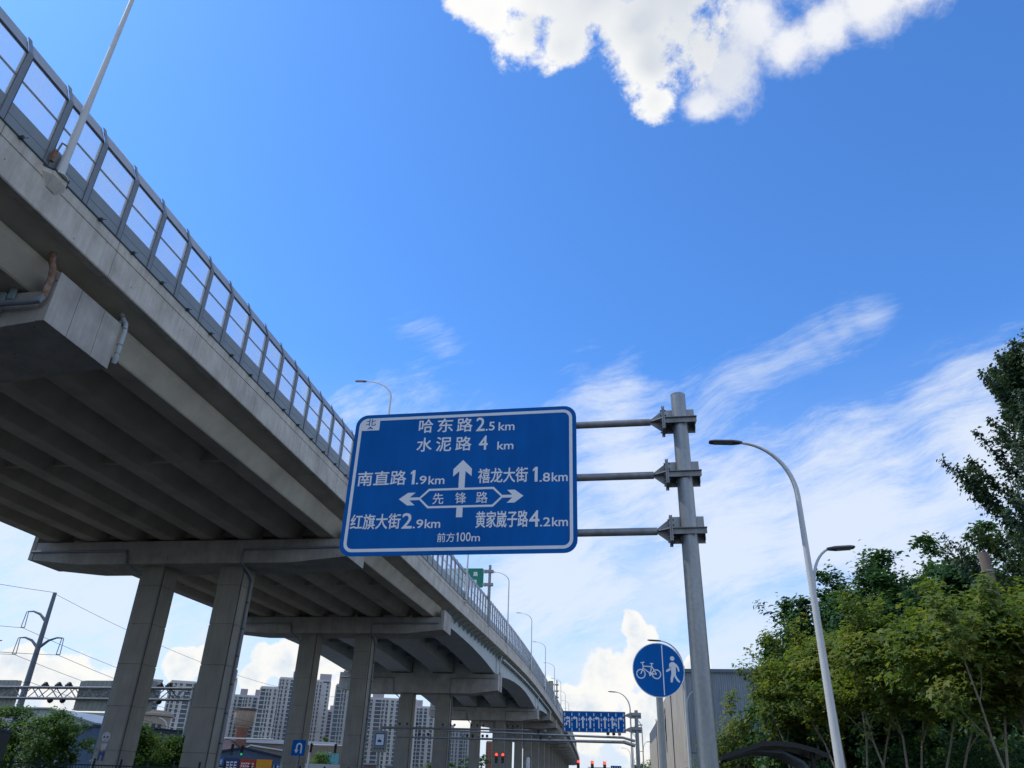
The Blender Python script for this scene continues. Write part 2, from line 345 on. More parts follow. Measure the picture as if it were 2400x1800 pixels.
def dup(root, loc, rotz=0., label=None, group=None):
    if root.name not in _tree: _tree[root.name] = [(c, [(g) for g in kids(c)]) for c in kids(root)]
    r = root.copy(); COL.objects.link(r); r.location = loc; r.rotation_euler = (0, 0, rotz)
    if label: r['label'] = label
    if group: r['group'] = group
    for c, gs in _tree[root.name]:
        d = c.copy(); COL.objects.link(d); d.parent = r; d.matrix_parent_inverse = c.matrix_parent_inverse.copy()
        for g in gs:
            e = g.copy(); COL.objects.link(e); e.parent = d; e.matrix_parent_inverse = g.matrix_parent_inverse.copy()
    return r
def pol(az, d, z=0.): return (d*math.sin(R_(az)), d*math.cos(R_(az)), z)
def text_part(name, body, o, ux, uy, size, wid, m, parent, bold=.0, depth=.002, centre=False):
    """lettering: body set on plane (ux,uy) at o (left baseline), cap height approx size, squeezed to width wid if given"""
    c = bpy.data.curves.new(name, 'FONT'); c.body = body; c.size = 1.0; c.offset = 0; c.extrude = 0; c.resolution_u = 3
    t = bpy.data.objects.new(name, c); COL.objects.link(t); bpy.context.view_layer.update()
    me = bpy.data.meshes.new_from_object(t.evaluated_get(bpy.context.evaluated_depsgraph_get())); bpy.data.objects.remove(t)
    if len(me.vertices) == 0: return None
    co = np.empty(len(me.vertices)*3); me.vertices.foreach_get('co', co); co = co.reshape(-1, 3)
    mn, mx = co.min(0), co.max(0); co[:, 0] -= mn[0]; co[:, 1] -= mn[1]; h = mx[1]-mn[1]; w = mx[0]-mn[0]
    sy = size/h; sx = (wid/w) if wid else sy
    o, ux, uy = np.array(o), np.array(ux), np.array(uy); nn = np.cross(ux, uy)
    out = o+co[:, :1]*sx*ux+co[:, 1:2]*sy*uy+nn*depth
    if centre: out -= ux*(w*sx/2)
    if bold:        # heavier strokes: the glyph repeated with small shifts, each a hair above the last
        bw = bold*.55*sy*.9; vs, fs, nv = [], [], len(out)
        pol_ = [tuple(p.vertices) for p in me.polygons]
        for k, (dx, dy) in enumerate(((-1, -1), (1, -1), (1, 1), (-1, 1), (0, 0), (0, 1.2), (0, -1.2), (-1.2, 0), (1.2, 0))):
            vs.append(out+ux*dx*bw+uy*dy*bw+nn*(.00012*k)); fs += [tuple(i+nv*k for i in f) for f in pol_]
        me = bpy.data.meshes.new(name); out = np.vstack(vs); me.from_pydata(out.tolist(), [], fs)
    me.vertices.foreach_set('co', np.asarray(out, dtype=np.float32).ravel()); me.materials.clear(); me.materials.append(m); me.name = name; me.update()
    return link(name, me, parent)

# ------------------------------------------------------------------ alignment of the viaduct
S_A = (-4.63032167, 0.10434675, -12.65757263); S_L = 150.
def AX(y): return S_A[0]+S_A[1]*y+S_A[2]*math.exp(-y/S_L)
def ATn(y):
    t = Vector((S_A[1]-S_A[2]/S_L*math.exp(-y/S_L), 1, 0)).normalized(); return t, Vector((-t.y, t.x, 0))
def AZ(y):
    t = min(max((y/1.4-30)/80, 0), 1); t = t*t*(3-2*t); z = 1.5+1.4*(11.4+1.3*t)
    if y > 260: z -= min((y-260)/300, 1)**2*1.0
    return z
def VP(y, u, dz, along=0.):
    """point on the viaduct: station y, u metres in from the outer face, dz metres below the parapet top"""
    t, n = ATn(y); return Vector((AX(y), y, 0))+n*u+t*along+Vector((0, 0, AZ(y)-dz))
WIDTH = 22.8
PIERS = [-5.2, 20.8, 47.0, 72.9, 106.6, 161.5, 196.0]
while PIERS[-1] < 560: PIERS.append(PIERS[-1]+26)
def stations(a, b, step):
    n = max(1, int(round((b-a)/step))); return [a+(b-a)*i/n for i in range(n+1)]
SPANS = [(-31.2, -5.2)]+[(PIERS[i], PIERS[i+1]) for i in range(len(PIERS)-1)]
STEEL = {72.9, 106.6, 161.5}
via = thing('viaduct', (AX(20), 20, 0), 'elevated concrete and steel motorway viaduct crossing from upper left down to the centre', 'viaduct')
# slab
mb = MB()
mb.sweep([[VP(y, u, dz) for u, dz in ((.34, 1.0), (.34, 1.5), (1.35, 1.78), (WIDTH-1.35, 1.78), (WIDTH-.34, 1.5), (WIDTH-.34, 1.0), (WIDTH/2, .8))] for y in stations(-31, 560, 6)])
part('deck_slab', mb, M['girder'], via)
# parapet panels: near ones are separate castings
PP = [(0., .0), (.0, .40), (.022, .412), (.022, .452), (.0, .464), (.0, 1.48), (.05, 1.52), (.335, 1.50), (.335, .0)]
PP = [(.0, .03), (.0, .40), (.03, .412), (.03, .455), (.0, .467), (.0, 1.46), (.03, 1.5), (.333, 1.505), (.333, .03)]
ys = [y for y in stations(-31, 237, 5.2)]
for a, b in zip(ys, ys[1:]):
    mb = MB(); mb.sweep([[VP(y, u, dz) for u, dz in PP] for y in stations(a+.012, b-.012, 2.6)]); part('parapet_panel', mb, M['parapet'], via)
mb = MB(); mb.sweep([[VP(y, u, dz) for u, dz in PP] for y in stations(237, 560, 8)]); part('parapet', mb, M['parapet'], via)
mb = MB(); mb.sweep([[VP(y, WIDTH-u, dz) for u, dz in PP] for y in stations(-31, 560, 8)]); part('parapet', mb, M['parapet'], via)
mb = MB(); mb.sweep([[VP(y, u, dz) for u, dz in ((-.03, -.02), (-.03, .03), (.36, .03), (.36, -.02))] for y in stations(-31, 560, 5)]); part('coping_strip', mb, M['rail'], via)
# concrete girders
GU = [1.5+2.686*i for i in range(8)]
for a, b in SPANS:
    if a in STEEL: continue
    far = a > 250
    if far:
        mb = MB()
        for u in GU: mb.sweep([[VP(y, x, d) for x, d in ((u-.32, 1.79), (u, 2.75), (u+1., 2.75), (u+1.32, 1.79))] for y in (a+.3, b-.3)])
        tag(part('girder', mb, M['girder'], via), kind='stuff'); continue
    for i, u in enumerate(GU):
        mb = MB(); mb.sweep([[VP(y, x, d) for x, d in ((u-.42, 1.79), (u-.36, 2.0), (u, 2.70), (u+.05, 2.75), (u+.95, 2.75), (u+1., 2.70), (u+1.36, 2.0), (u+1.42, 1.79))] for y in stations(a+.45, b-.45, 6.5)])
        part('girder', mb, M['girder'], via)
    # end and intermediate diaphragms
    for y in (a+.6, (a+b)/2, b-.6):
        for u in GU[:-1]:
            mb = MB(); mb.sweep([[VP(y, x, d, w) for x, d in ((u+1.2, 1.8), (u+1.0, 2.4), (u+2.69, 2.4), (u+2.5, 1.8))] for w in (-.12, .12)])
            part('diaphragm', mb, M['girder'], via)
# steel haunched boxes
HAUNCH = [(72.9, 2.78), (80, 2.85), (88, 3.02), (96, 3.4), (102, 3.85), (106.6, 4.2), (111, 4.0), (118, 3.55), (126, 3.25), (134, 3.15), (142, 3.25), (150, 3.6), (157, 4.1), (161.5, 4.4), (167, 4.05), (174, 3.6), (182, 3.25), (190, 3.02), (196, 2.95)]
def hd(y):
    return float(np.interp(y, [h[0] for h in HAUNCH], [h[1] for h in HAUNCH]))
SB = [(1.15, 4.05), (6.9, 9.5), (12.6, 15.2), (18.4, 21.3)]
for (a, b) in SPANS:
    if a not in STEEL: continue
    yy = [y for y in stations(a+.25, b-.25, 2.2)]
    for (u0, u1) in SB:
        mb = MB(); mb.sweep([[VP(y, u0, 1.78), VP(y, u0, hd(y)), VP(y, u1, hd(y)), VP(y, u1, 1.78)] for y in yy]); g = part('steel_box_girder', mb, M['steel_g'], via)
        mb = MB(); mb.sweep([[VP(y, x, d) for x, d in ((u0-.06, hd(y)+.0), (u0-.06, hd(y)+.05), (u1+.06, hd(y)+.05), (u1+.06, hd(y)))] for y in yy]); part('bottom_flange', mb, M['steel_g'], g)
    for y in stations(a+1.2, b-1.2, 2.3):
        mb = MB(); mb.sweep([[VP(y, x, d, w) for x, d in ((.36, 1.52), (.36, 1.62), (1.12, 2.25), (1.12, 1.8))] for w in (-.04, .04)]); part('overhang_bracket', mb, M['steel_d'], via)
    for y in stations(a+4, b-4, 6.0):
        for (p, q) in ((4.07, 6.88), (9.52, 12.58), (15.22, 18.38)):
            mb = MB(); mb.sweep([[VP(y, x, d, w) for x, d in ((p, 2.0), (p, 2.5), (q, 2.5), (q, 2.0))] for w in (-.05, .05)]); part('cross_beam', mb, M['steel_d'], via)
mb = MB(); mb.sweep([[VP(y, x, d) for x, d in ((.50, 1.9), (.50, 2.1), (.8, 2.1), (.8, 1.9))] for y in stations(109, 200, 5)]); part('cable_tray', mb, M['pipew'], via)
# cable clips under the coping, expansion joint plates
for k in range(38):
    y = 13.6+1.752*k*1.0+.55
    if y > 60: break
    mb = MB(); c = VP(y, -.05, .02); t, n = ATn(y)
    mb.obox(c, t, n, (0, 0, 1), .035, .09, .05); mb.tube([c+n*-.05+Vector((0, 0, -.05)), c-n*.16+Vector((0, 0, -.14))], .012, 5); mb.tube([c+t*.02, c+t*.12-n*.12+Vector((0, 0, .09))], .012, 5)
    part('cable_clip', mb, M['rail'], via)

# ------------------------------------------------------------------ piers
pier_lab = {-5.2: ('twin column pier just behind the viewer', 0), 20.8: ('viaduct pier whose broad grey cap end with rusty drain pipe shows at upper left', 1), 47.0: ('nearest full pier with two tall columns standing left of the blue road sign', 2),
            72.9: ('second pier along with the small blue U turn sign on its left column', 3), 106.6: ('third pier carrying the curved steel girders, drain pipe on each column', 4), 161.5: ('fourth pier with wide cap behind the camera mast arm', 5), 196.0: ('pier where the steel girders end and concrete beams begin', 6)}
far_words = ['just past the steel spans', 'second past the steel spans', 'third past the steel spans', 'fourth past the steel spans', 'fifth past the steel spans', 'sixth past the steel spans', 'seventh past the steel spans', 'eighth past the steel spans']
nfar = 0
for py in PIERS[1:]:
    steel = py in (106.6, 161.5)
    t, n = ATn(py); hw = 1.5
    if py in pier_lab: lab = pier_lab[py][0]; grp = None
    elif nfar < 3: lab = 'far concrete viaduct pier, '+far_words[nfar]; grp = None; nfar += 1
    else: lab = 'distant concrete pier far down the viaduct among overlapping columns'; grp = 'overlapping far viaduct piers'
    p = thing('bridge_pier', VP(py, 11, 0)-Vector((0, 0, AZ(py))), lab, 'bridge pier', grp)
    zt = AZ(py)
    top, ends, mid = (2.85, 3.95, 4.3) if not steel else (4.32 if py == 106.6 else 4.5, 6.3, 6.75)
    def V(u, dz, w): return VP(py, u, dz, w)
    mb = MB(); prof = [(.6, top), (.6, ends), (3.6, mid-.05), (4.2, mid), (18.6, mid), (19.2, mid-.05), (22.2, ends), (22.2, top)]
    mb.sweep([[V(u, dz, w) for u, dz in prof] for w in (-hw, -hw+.001, hw-.001, hw)])
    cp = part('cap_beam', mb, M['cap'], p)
    if py < 230:
        for (a, b) in ((.5, .82), (21.98, 22.3)):
            mb = MB(); e = ends+.0
            if steel:
                mb.sweep([[V(u, dz, w) for u, dz in ((a, ends-2.4), (a, e+.02), (b, e+.02), (b, ends-2.4))] for w in (.15, hw+.03)])
            else:
                for w0, w1 in ((-hw-.03, -.55), (-.53, .62), (.64, hw+.03)):
                    mb2 = MB(); mb2.sweep([[V(u, dz, w) for u, dz in ((a, 2.18), (a, e+.02), (b, e+.02), (b, 2.18))] for w in (w0, w1)]); part('end_wall', mb2, M['cap'], p, bevel=.012)
                continue
            part('end_wall', mb, M['cap'], p, bevel=.015)
        mb = MB()
        for u in (GU if not steel else [s[0]+1.2 for s in SB]):
            for w in (-.9, .9): mb.sweep([[V(x, dz, ww) for x, dz in ((u+.2, top-.12), (u+.2, top+.003), (u+.8, top+.003), (u+.8, top-.12))] for ww in (w-.25, w+.25)])
        part('bearing', mb, M['joint'], p)
    cols = ((7.45, 9.05), (12.85, 14.4)) if not steel else ((7.0, 8.9), (12.0, 13.8))
    if py > 190: cols = ((7.2, 9.0), (12.5, 14.3))
    for (u0, u1) in cols:
        cz = zt-mid+.01; wd = .85; ch = .09
        ringp = [(u0+ch, -wd), (u1-ch, -wd), (u1, -wd+ch), (u1, wd-ch), (u1-ch, wd), (u0+ch, wd), (u0, wd-ch), (u0, -wd+ch)]
        lv = [0.] if py > 120 else list(np.arange(0.2, cz-1.0, 2.35))
        mb = MB()
        secs = []
        def ring(z, ins):
            o = []
            for (u, w) in ringp:
                uu = u+(ins if u < (u0+u1)/2 else -ins); ww = w+(ins if w < 0 else -ins); q = V(uu, 0, ww); o.append((q.x, q.y, z))
            return o
        secs.append(ring(-.3, 0))
        for z in lv:
            if z > .5: secs += [ring(z-.03, 0), ring(z-.025, .035), ring(z+.025, .035), ring(z+.03, 0)]
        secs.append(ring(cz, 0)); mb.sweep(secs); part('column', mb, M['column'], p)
        # recessed dark joint on the near right arris
        if py < 120:
            mb = MB(); q0 = V(u0-.004, 0, -wd+ch/2+.03)
            mb.tube([(q0.x, q0.y, .0), (q0.x, q0.y, cz)], .035, 6); part('corner_joint', mb, M['joint'], p)
    # drain pipes
    if py < 170 and py > 30:
        zp = zt-(top+.62); w = -hw-.09
        def P3(u, z, ww): q = V(u, 0, ww); return Vector((q.x, q.y, z))
        zc = zt-mid-.05
        mb = MB(); mb.tube([P3(22.1, zp, w), P3(cols[1][1]+.9, zp, w), P3(cols[1][1]+.75, zc+.15, w), P3(cols[1][1]+.35, zc-.25, w+.5), P3(cols[1][1]+.1, zc-.5, -.6), P3(cols[1][1]+.1, .3, -.6)], .075, 8); part('drain_pipe', mb, M['piped'], p, True)
        mb = MB(); mb.tube([P3(.95, zp+.1, w), P3(cols[0][0]-.15, zp, w), P3(cols[0][0]-.12, zc+.1, w), P3(cols[0][0]-.12, zc-.35, -.2), P3(cols[0][0]-.10, zc-.7, .25), P3(cols[0][0]-.10, .3, .25)], .075, 8); dp = part('drain_pipe', mb, M['piped'], p, True)
        mb = MB()
        for z in np.arange(1.5, zc-1, 1.6): q = P3(cols[0][0]-.10, z, .25); mb.lathe(q, [(.09, -.04), (.09, .04)], 10)
        part('pipe_clamp', mb, M['joint'], dp)
    if steel:
        zc = zt-top
        for w0 in (.35, -.05):
            mb = MB(); mb.tube([V(.55, 1.6, w0+1.0), V(.62, 2.6, w0), V(.62, ends-.6, w0)], .06, 7); part('drain_pipe', mb, M['pipew'], p, True)
# the rusty and white downpipes of the nearest cap end, and its grey cross pipe
P0 = 20.8; p0 = [o for o in bpy.data.objects if o.name.startswith('bridge_pier')][0]
def V0(u, dz, w): return VP(P0, u, dz, w)
mb = MB(); mb.tube([V0(.8, 1.55, -1.78), V0(.78, 1.9, -1.78), V0(.66, 2.15, -1.75), V0(.62, 2.5, -1.72), V0(.62, 3.25, -1.72)], .10, 10); part('drain_pipe', mb, M['piper'], p0, True)
mb = MB(); mb.tube([V0(.62, 3.2, -1.72), V0(.66, 3.4, -1.78), V0(.95, 3.45, -1.82), V0(6.5, 3.45, -1.82)], .10, 10); part('drain_pipe', mb, M['piped'], p0, True)
mb = MB(); mb.tube([V0(.8, 1.55, 1.72), V0(.75, 1.75, 1.72), V0(.5, 2.05, 1.70), V0(.42, 2.3, 1.66), V0(.42, 3.45, 1.66), V0(.5, 3.62, 1.72)], .085, 10); part('drain_pipe', mb, M['pipew'], p0, True)
for u_, dz, w_, r_, h_ in ((.72, 1.8, 1.72, .12, .05), (.72, 2.0, 1.72, .12, .05), (.42, 2.3, 1.66, .10, .015), (.42, 2.95, 1.66, .10, .015), (.42, 3.3, 1.66, .10, .015)):
    mb = MB(); mb.lathe(V0(u_, dz, w_), [(r_, -h_), (r_, h_)], 12); part('pipe_collar', mb, M['galvd'], p0)
mb = MB()
for w in (-1.55,): mb.obox(V0(2.2, 3.35, w-.1), ATn(P0)[1], (0, 0, 1), ATn(P0)[0], .12, .42, .05); mb.obox(V0(1.9, 2.85, w-.06), ATn(P0)[1], (0, 0, 1), ATn(P0)[0], .1, .3, .04)
part('pipe_bracket', mb, M['steel_d'], p0)
# painted doodle on the nearest left column
mb = MB(); t47, n47 = ATn(47.0)

# ------------------------------------------------------------------ noise barrier on the parapet
nb = thing('noise_barrier', VP(20, .15, 0), 'grey framed noise barrier with clear panes along the near edge of the viaduct', 'noise barrier')
BY0, BSP = 16.95, 1.743
def bar_post(mb, y):
    t, n = ATn(y)
    def Q(u, z, w): return VP(y, u, -z, w)
    def web(w0, w1, u0, u1): return [Q(u0, -.02, w0), Q(u0, -.02, w1), Q(u1, -.02, w1), Q(u1, -.02, w0)]
    for u0, u1 in ((.02, .04), (.17, .19)):
        mb.sweep([[Q(u0, 0, -.09), Q(u0, 0, .09), Q(u1, 0, .09), Q(u1, 0, -.09)], [Q(u0, 2.66, -.09), Q(u0, 2.66, .09), Q(u1, 2.66, .09), Q(u1, 2.66, -.09)],
                  [Q(u0+.33, 3.37, -.075), Q(u0+.33, 3.37, .075), Q(u1+.28, 3.37, .075), Q(u1+.28, 3.37, -.075)]])
    mb.sweep([[Q(.04, 0, -.01), Q(.04, 0, .01), Q(.17, 0, .01), Q(.17, 0, -.01)], [Q(.04, 2.66, -.01), Q(.04, 2.66, .01), Q(.17, 2.66, .01), Q(.17, 2.66, -.01)]])
    return mb
def strip(mb, ya, yb, u0, u1, z0, z1, du=0., trim=.08):
    """thin panel between two posts, du = how far its top leans inward"""
    mb.sweep([[VP(y, u0, -z0, w), VP(y, u1, -z0, w), VP(y, u1+du, -z1, w), VP(y, u0+du, -z1, w)] for y, w in ((ya, trim), (yb, -trim))])
    return mb
k0 = int((-30-BY0)/BSP); kN = int((78-BY0)/BSP)
for k in range(k0, kN):
    a, b = BY0+BSP*k, BY0+BSP*(k+1)
    part('post', bar_post(MB(), a), M['post'], nb)
    part('base_panel', strip(MB(), a, b, .06, .15, .01, .40), M['bpanel'], nb)
    part('base_panel', strip(MB(), a, b, .06, .15, .415, .81), M['bpanel'], nb)
    part('glass_pane', strip(MB(), a, b, .09, .105, .83, 1.66), M['glass'], nb)
    part('glass_pane', strip(MB(), a, b, .09, .105, 1.70, 2.60), M['glass'], nb)
    part('middle_rail', strip(MB(), a, b, .075, .12, 1.655, 1.705), M['bpanel'], nb)
    part('top_panel', strip(MB(), a, b, .07, .13, 2.68, 3.32, .30), M['toppan'], nb)
    mb = MB(); strip(mb, a, b, .065, .125, 2.60, 2.672); mb.sweep([[VP(a, u, -z, .1) for u in (.045, .15)]+[VP(a, u, -z, .135) for u in (.15, .045)] for z in (.02, 2.64)])
    part('gasket', mb, M['postdk'], nb)
kF = int((440-BY0)/BSP)
mp, ml, mg, mt = MB(), MB(), MB(), MB()
for k in range(kN, kF):
    a, b = BY0+BSP*k, BY0+BSP*(k+1)
    if k < kN+75 or k % 2 == 0: bar_post(mp, a)
    strip(ml, a, b, .06, .15, .01, .81); strip(mg, a, b, .09, .105, .83, 2.62); strip(mt, a, b, .07, .13, 2.66, 3.32, .30); strip(mt, a, b, .075, .12, 1.66, 1.70)
for nm, m_, mt_ in (('post', mp, 'post'), ('base_panel', ml, 'bpanel'), ('glass_pane', mg, 'glass'), ('top_panel', mt, 'toppan')): tag(part(nm, m_, M[mt_], nb), kind='stuff')
# far side barrier, seen only from other places
mf, mfg = MB(), MB()
for k in range(-27, 100):
    a, b = 17+4*k, 21+4*k
    mfg.sweep([[VP(y, WIDTH-.1, -.8), VP(y, WIDTH-.12, -.8), VP(y, WIDTH-.12, -2.6), VP(y, WIDTH-.1, -2.6)] for y in (a, b)])
    mf.sweep([[VP(y, WIDTH-.06, 0), VP(y, WIDTH-.15, 0), VP(y, WIDTH-.15, -.8), VP(y, WIDTH-.06, -.8)] for y in (a, b)])
    mf.sweep([[VP(a, u, 0, w) for u, w in ((WIDTH-.02, -.08), (WIDTH-.2, -.08), (WIDTH-.2, .08), (WIDTH-.02, .08))], [VP(a, u, -3., w) for u, w in ((WIDTH-.02, -.08), (WIDTH-.2, -.08), (WIDTH-.2, .08), (WIDTH-.02, .08))]])
nb2 = thing('noise_barrier', VP(20, WIDTH-.1, 0), 'noise barrier along the hidden far edge of the viaduct deck', 'noise barrier')
tag(part('base_panel', mf, M['bpanel'], nb2), kind='stuff'); tag(part('glass_pane', mfg, M['glass'], nb2), kind='stuff')

# ------------------------------------------------------------------ street lamps
def lamp(name, loc, dirv, H, reach, r0, label, cat='street lamp', group=None, low=None, headlen=.85, armz=1.5):
    """tapered pole that bends over into an arm; dirv = unit direction of the arm"""
    L0 = Vector(loc); d = Vector(dirv).normalized(); t = thing(name, loc, label, cat, group)
    rx = reach-headlen*.8; pts = [L0, L0+Vector((0, 0, H*.45))]; rad = [r0, r0*.72]
    z0 = H-armz
    for i in range(0, 13):
        a = R_(7.0*i); pts.append(L0+Vector((0, 0, z0+armz*.93*math.sin(a)))+d*(rx*(1-math.cos(a)))); rad.append(r0*(.55-.25*i/12))
    mb = MB(); mb.tube(pts, rad, 12); part('pole', mb, M['lampw'], t, True)
    mb = MB(); mb.lathe(L0, [(r0*2.0, 0), (r0*2.0, .03), (r0*1.08, .035), (r0*1.04, .5), (r0*.9, .5)], 14); part('base_flange', mb, M['lampw'], t)
    def head(p, d, s):
        n = Vector((-d.y, d.x, 0)); up = Vector((0, 0, 1)); f = (d+up*.06).normalized(); mb = MB()
        secs = []
        for x, w, h in ((-.05, .05, .035), (.06, .09, .045), (.25*s, .13, .05), (.8*s, .13, .045), (.97*s, .11, .03), (1.0*s, .07, .02)):
            c = p+f*x; secs.append([c-n*w, c-n*w*.7+up*h, c+n*w*.7+up*h, c+n*w, c+n*w*.9-up*h*.6, c-n*w*.9-up*h*.6])
        mb.sweep(secs); h_ = part('lamp_head', mb, M['lamph'], t)
        mb = MB(); mb.obox(p+f*(.55*s)-up*.034, f, n, f.cross(n), .3*s, .09, .008); part('lens', mb, M['lens'], h_)
    head(pts[-1], d, headlen)
    if low:
        zz, rr = low; e = -d; pts = []; rad = []
        for i in range(0, 10):
            a = R_(8.5*i); pts.append(L0+Vector((0, 0, zz+1.05*math.sin(a)))+e*(.06+rr*(1-math.cos(a)))); rad.append(.045-.018*i/9)
        mb = MB(); mb.tube(pts, rad, 8); part('lower_arm', mb, M['lampw'], t, True); head(pts[-1]+e*.02, e, headlen*.75)
    return t
# lamps on the viaduct edge
dn = ['nearest viaduct lamp, its white pole rising out of the top left of the picture', 'viaduct lamp whose arm shows just above the left end of the blue road sign', 'viaduct lamp beside the green sign on the viaduct', 'curved viaduct lamp right of the green sign post',
      'curved viaduct lamp second to the right of the green sign post', 'viaduct lamp left of the second deck sign', 'viaduct lamp just behind the second deck sign', 'thin viaduct lamp against the low cumulus cloud']
lp0 = None
for i, y in enumerate([17.4, 48.2, 77.5, 107.5, 139, 170, 201, 232, 263, 294, 325]):
    t_, n_ = ATn(y); lab = dn[i] if i < 8 else 'tiny distant viaduct lamp above the far end of the deck'
    b = VP(y, -.11, .10)
    grp = None if i < 8 else 'far lamps on the viaduct'
    if lp0 is None:
        lp0 = lamp('street_lamp', b, n_, 9.9, 2.9, .13, lab, group=grp); lbase = math.atan2(n_.y, n_.x); lb0 = b
    else: dup(lp0, b, math.atan2(n_.y, n_.x)-lbase, lab, grp)
    if i < 6:
        mb = MB(); t, n = ATn(y); mb.sweep([[VP(y, u, dz, w) for u, w in ((.005, -.5), (-.16, -.30), (-.22, -.28), (-.22, .28), (-.16, .30), (.005, .5))] for dz in (.10, .26)]+[[VP(y, .005, .62, -.25), VP(y, -.02, .62, -.15), VP(y, -.03, .62, -.15), VP(y, -.03, .62, .15), VP(y, -.02, .62, .15), VP(y, .005, .62, .25)]])
        part('lamp_corbel', mb, M['parapet'], via, bevel=.012)
        mb = MB(); mb.sweep([[VP(y, u, dz, w) for u, w in ((.0, -.53), (-.18, -.33), (-.25, -.31), (-.25, .31), (-.18, .33), (.0, .53))] for dz in (.06, .10)]); part('corbel_plate', mb, M['rail'], via)
# rusty junction box by the first lamp
mb = MB(); mb.obox(VP(17.0, -.10, -.35), ATn(17)[0], ATn(17)[1], (0, 0, 1), .06, .05, .20); mb.tube([VP(17.05, -.1, -.6), VP(17.1, -.1, -1.0), VP(17.25, -.14, -1.02)], .03, 6); part('junction_box', mb, M['piper'], via)

# kerbside lamps on the right
r8 = Vector((-.985, .17, 0)).normalized()
l1 = Vector(pol(22.15, 20.5))
kl = ['large kerbside street lamp with two arms standing before the maple trees', 'kerbside lamp whose arm curves over the round bicycle sign', 'kerbside lamp above the lane arrow sign', 'thin kerbside lamp right of the lane sign post', 'thin kerbside lamp second beyond the lane sign', 'faint kerbside lamp third beyond the lane sign', 'faint kerbside lamp fourth beyond the lane sign']
k1 = lamp('street_lamp', l1, r8, 10.25, 2.15, .125, kl[0], low=(6.05, .62), armz=1.75)
for i, (az, d) in enumerate([(12.8, 52.5), (9.0, 83), (9.75, 113), (9.35, 143), (9.1, 173), (8.9, 205)]):
    if i == 1: az = 9.0
    dup(k1, pol(az, d), 0, kl[i+1])
# two lamps on the far left
lamp('street_lamp', pol(-34.5, 84), (1, .1, 0), 11.4, 3.6, .12, 'street lamp arm reaching in from the left picture edge', headlen=1.1)
lamp('street_lamp', pol(-21.9, 128), (-1, .05, 0), 8.6, 2.4, .12, 'pale street lamp standing between the two nearest pier columns')

# ------------------------------------------------------------------ the blue direction sign on its mast
UR = Vector((.9836, -.1805, 0)); UZ = Vector((0, 0, 1)); UN = UR.cross(UZ)      # UN faces the viewer
SO = Vector((-3.43, 15.21, 5.49)); PW, PH = 4.89, 3.18
def rrect(x0, y0, x1, y1, r, n=6):
    o = []
    for cx, cy, a0 in ((x1-r, y0+r, -90), (x1-r, y1-r, 0), (x0+r, y1-r, 90), (x0+r, y0+r, 180)):
        for i in range(n+1): a = R_(a0+90*i/n); o.append((cx+r*math.cos(a), cy+r*math.sin(a)))
    return o
def ring_plate(mb, o, ux, uy, out, inn, d0, d1):
    n = len(out); nn = Vector(ux).cross(Vector(uy)); P = lambda q, d: Vector(o)+Vector(ux)*q[0]+Vector(uy)*q[1]+nn*d
    b = len(mb.v); mb.v += [tuple(P(q, d1)) for q in out]+[tuple(P(q, d1)) for q in inn]+[tuple(P(q, d0)) for q in out]+[tuple(P(q, d0)) for q in inn]
    for i in range(n):
        j = (i+1) % n; mb.f += [(b+i, b+j, b+n+j, b+n+i), (b+i, b+2*n+i, b+2*n+j, b+j), (b+n+i, b+n+j, b+3*n+j, b+3*n+i), (b+2*n+i, b+3*n+i, b+3*n+j, b+2*n+j)]
    return mb
mast = Vector((3.485, 13.94, 0))-UN*.13
sg = thing('direction_sign', SO, 'large blue direction sign with white Chinese road names and crossing arrows', 'road sign')
mb = MB(); mb.plate(SO, UR, UZ, rrect(0, 0, PW, PH, .26), -.012, 0.); part('panel', mb, M['signb'], sg)
mb = MB(); ring_plate(mb, SO, UR, UZ, rrect(.085, .085, PW-.085, PH-.085, .19), rrect(.15, .15, PW-.15, PH-.15, .13), .0005, .003); part('border', mb, M['signw'], sg)
mb = MB(); mb.plate(SO, UR, UZ, [(.152, 2.80), (.55, 2.80), (.55, 3.028), (.27, 3.028), (.20, 3.01), (.16, 2.97), (.152, 2.93)], .0005, .0035); part('compass_patch', mb, M['signw'], sg)
def T(s, x0, y0, x1, y1, m='signw', bold=.022, d=.004, parent=None): return text_part('lettering', s, SO+UR*x0+UZ*y0, UR, UZ, y1-y0, x1-x0, M[m], parent or sg, bold, d)
T('北', .235, 2.915, .455, 3.075, 'signb', .012, .006)
mb = MB(); mb.plate(SO, UR, UZ, [(.27, 2.825), (.345, 2.90), (.42, 2.825), (.345, 2.85)], .004, .006); part('compass_arrow', mb, M['signb'], sg)
def ONE(x, z, h): m_ = MB(); m_.plate(SO, UR, UZ, [(x+.035, z), (x+.095, z), (x+.095, z+h), (x+.05, z+h), (x-.005, z+h*.83), (x-.005, z+h*.70), (x+.035, z+h*.78)], .0005, .004); part('lettering', m_, M['signw'], sg)
T('哈', 1.46, 2.69, 1.77, 3.01); T('东', 1.88, 2.69, 2.22, 3.01); T('路', 2.31, 2.68, 2.65, 3.0); T('2', 2.74, 2.68, 2.92, 2.99, bold=.02); T('.5', 2.95, 2.68, 3.14, 2.88); T('km', 3.23, 2.67, 3.57, 2.86)
T('水', 1.45, 2.25, 1.78, 2.57); T('泥', 1.88, 2.24, 2.21, 2.57); T('路', 2.31, 2.24, 2.65, 2.56); T('4', 2.82, 2.24, 3.0, 2.56, bold=.02); T('km', 3.22, 2.23, 3.56, 2.41)
T('南直路', .21, 1.51, 1.28, 1.83); ONE(1.38, 1.51, .32); T('.9', 1.51, 1.51, 1.73, 1.69); T('km', 1.78, 1.50, 2.12, 1.68)
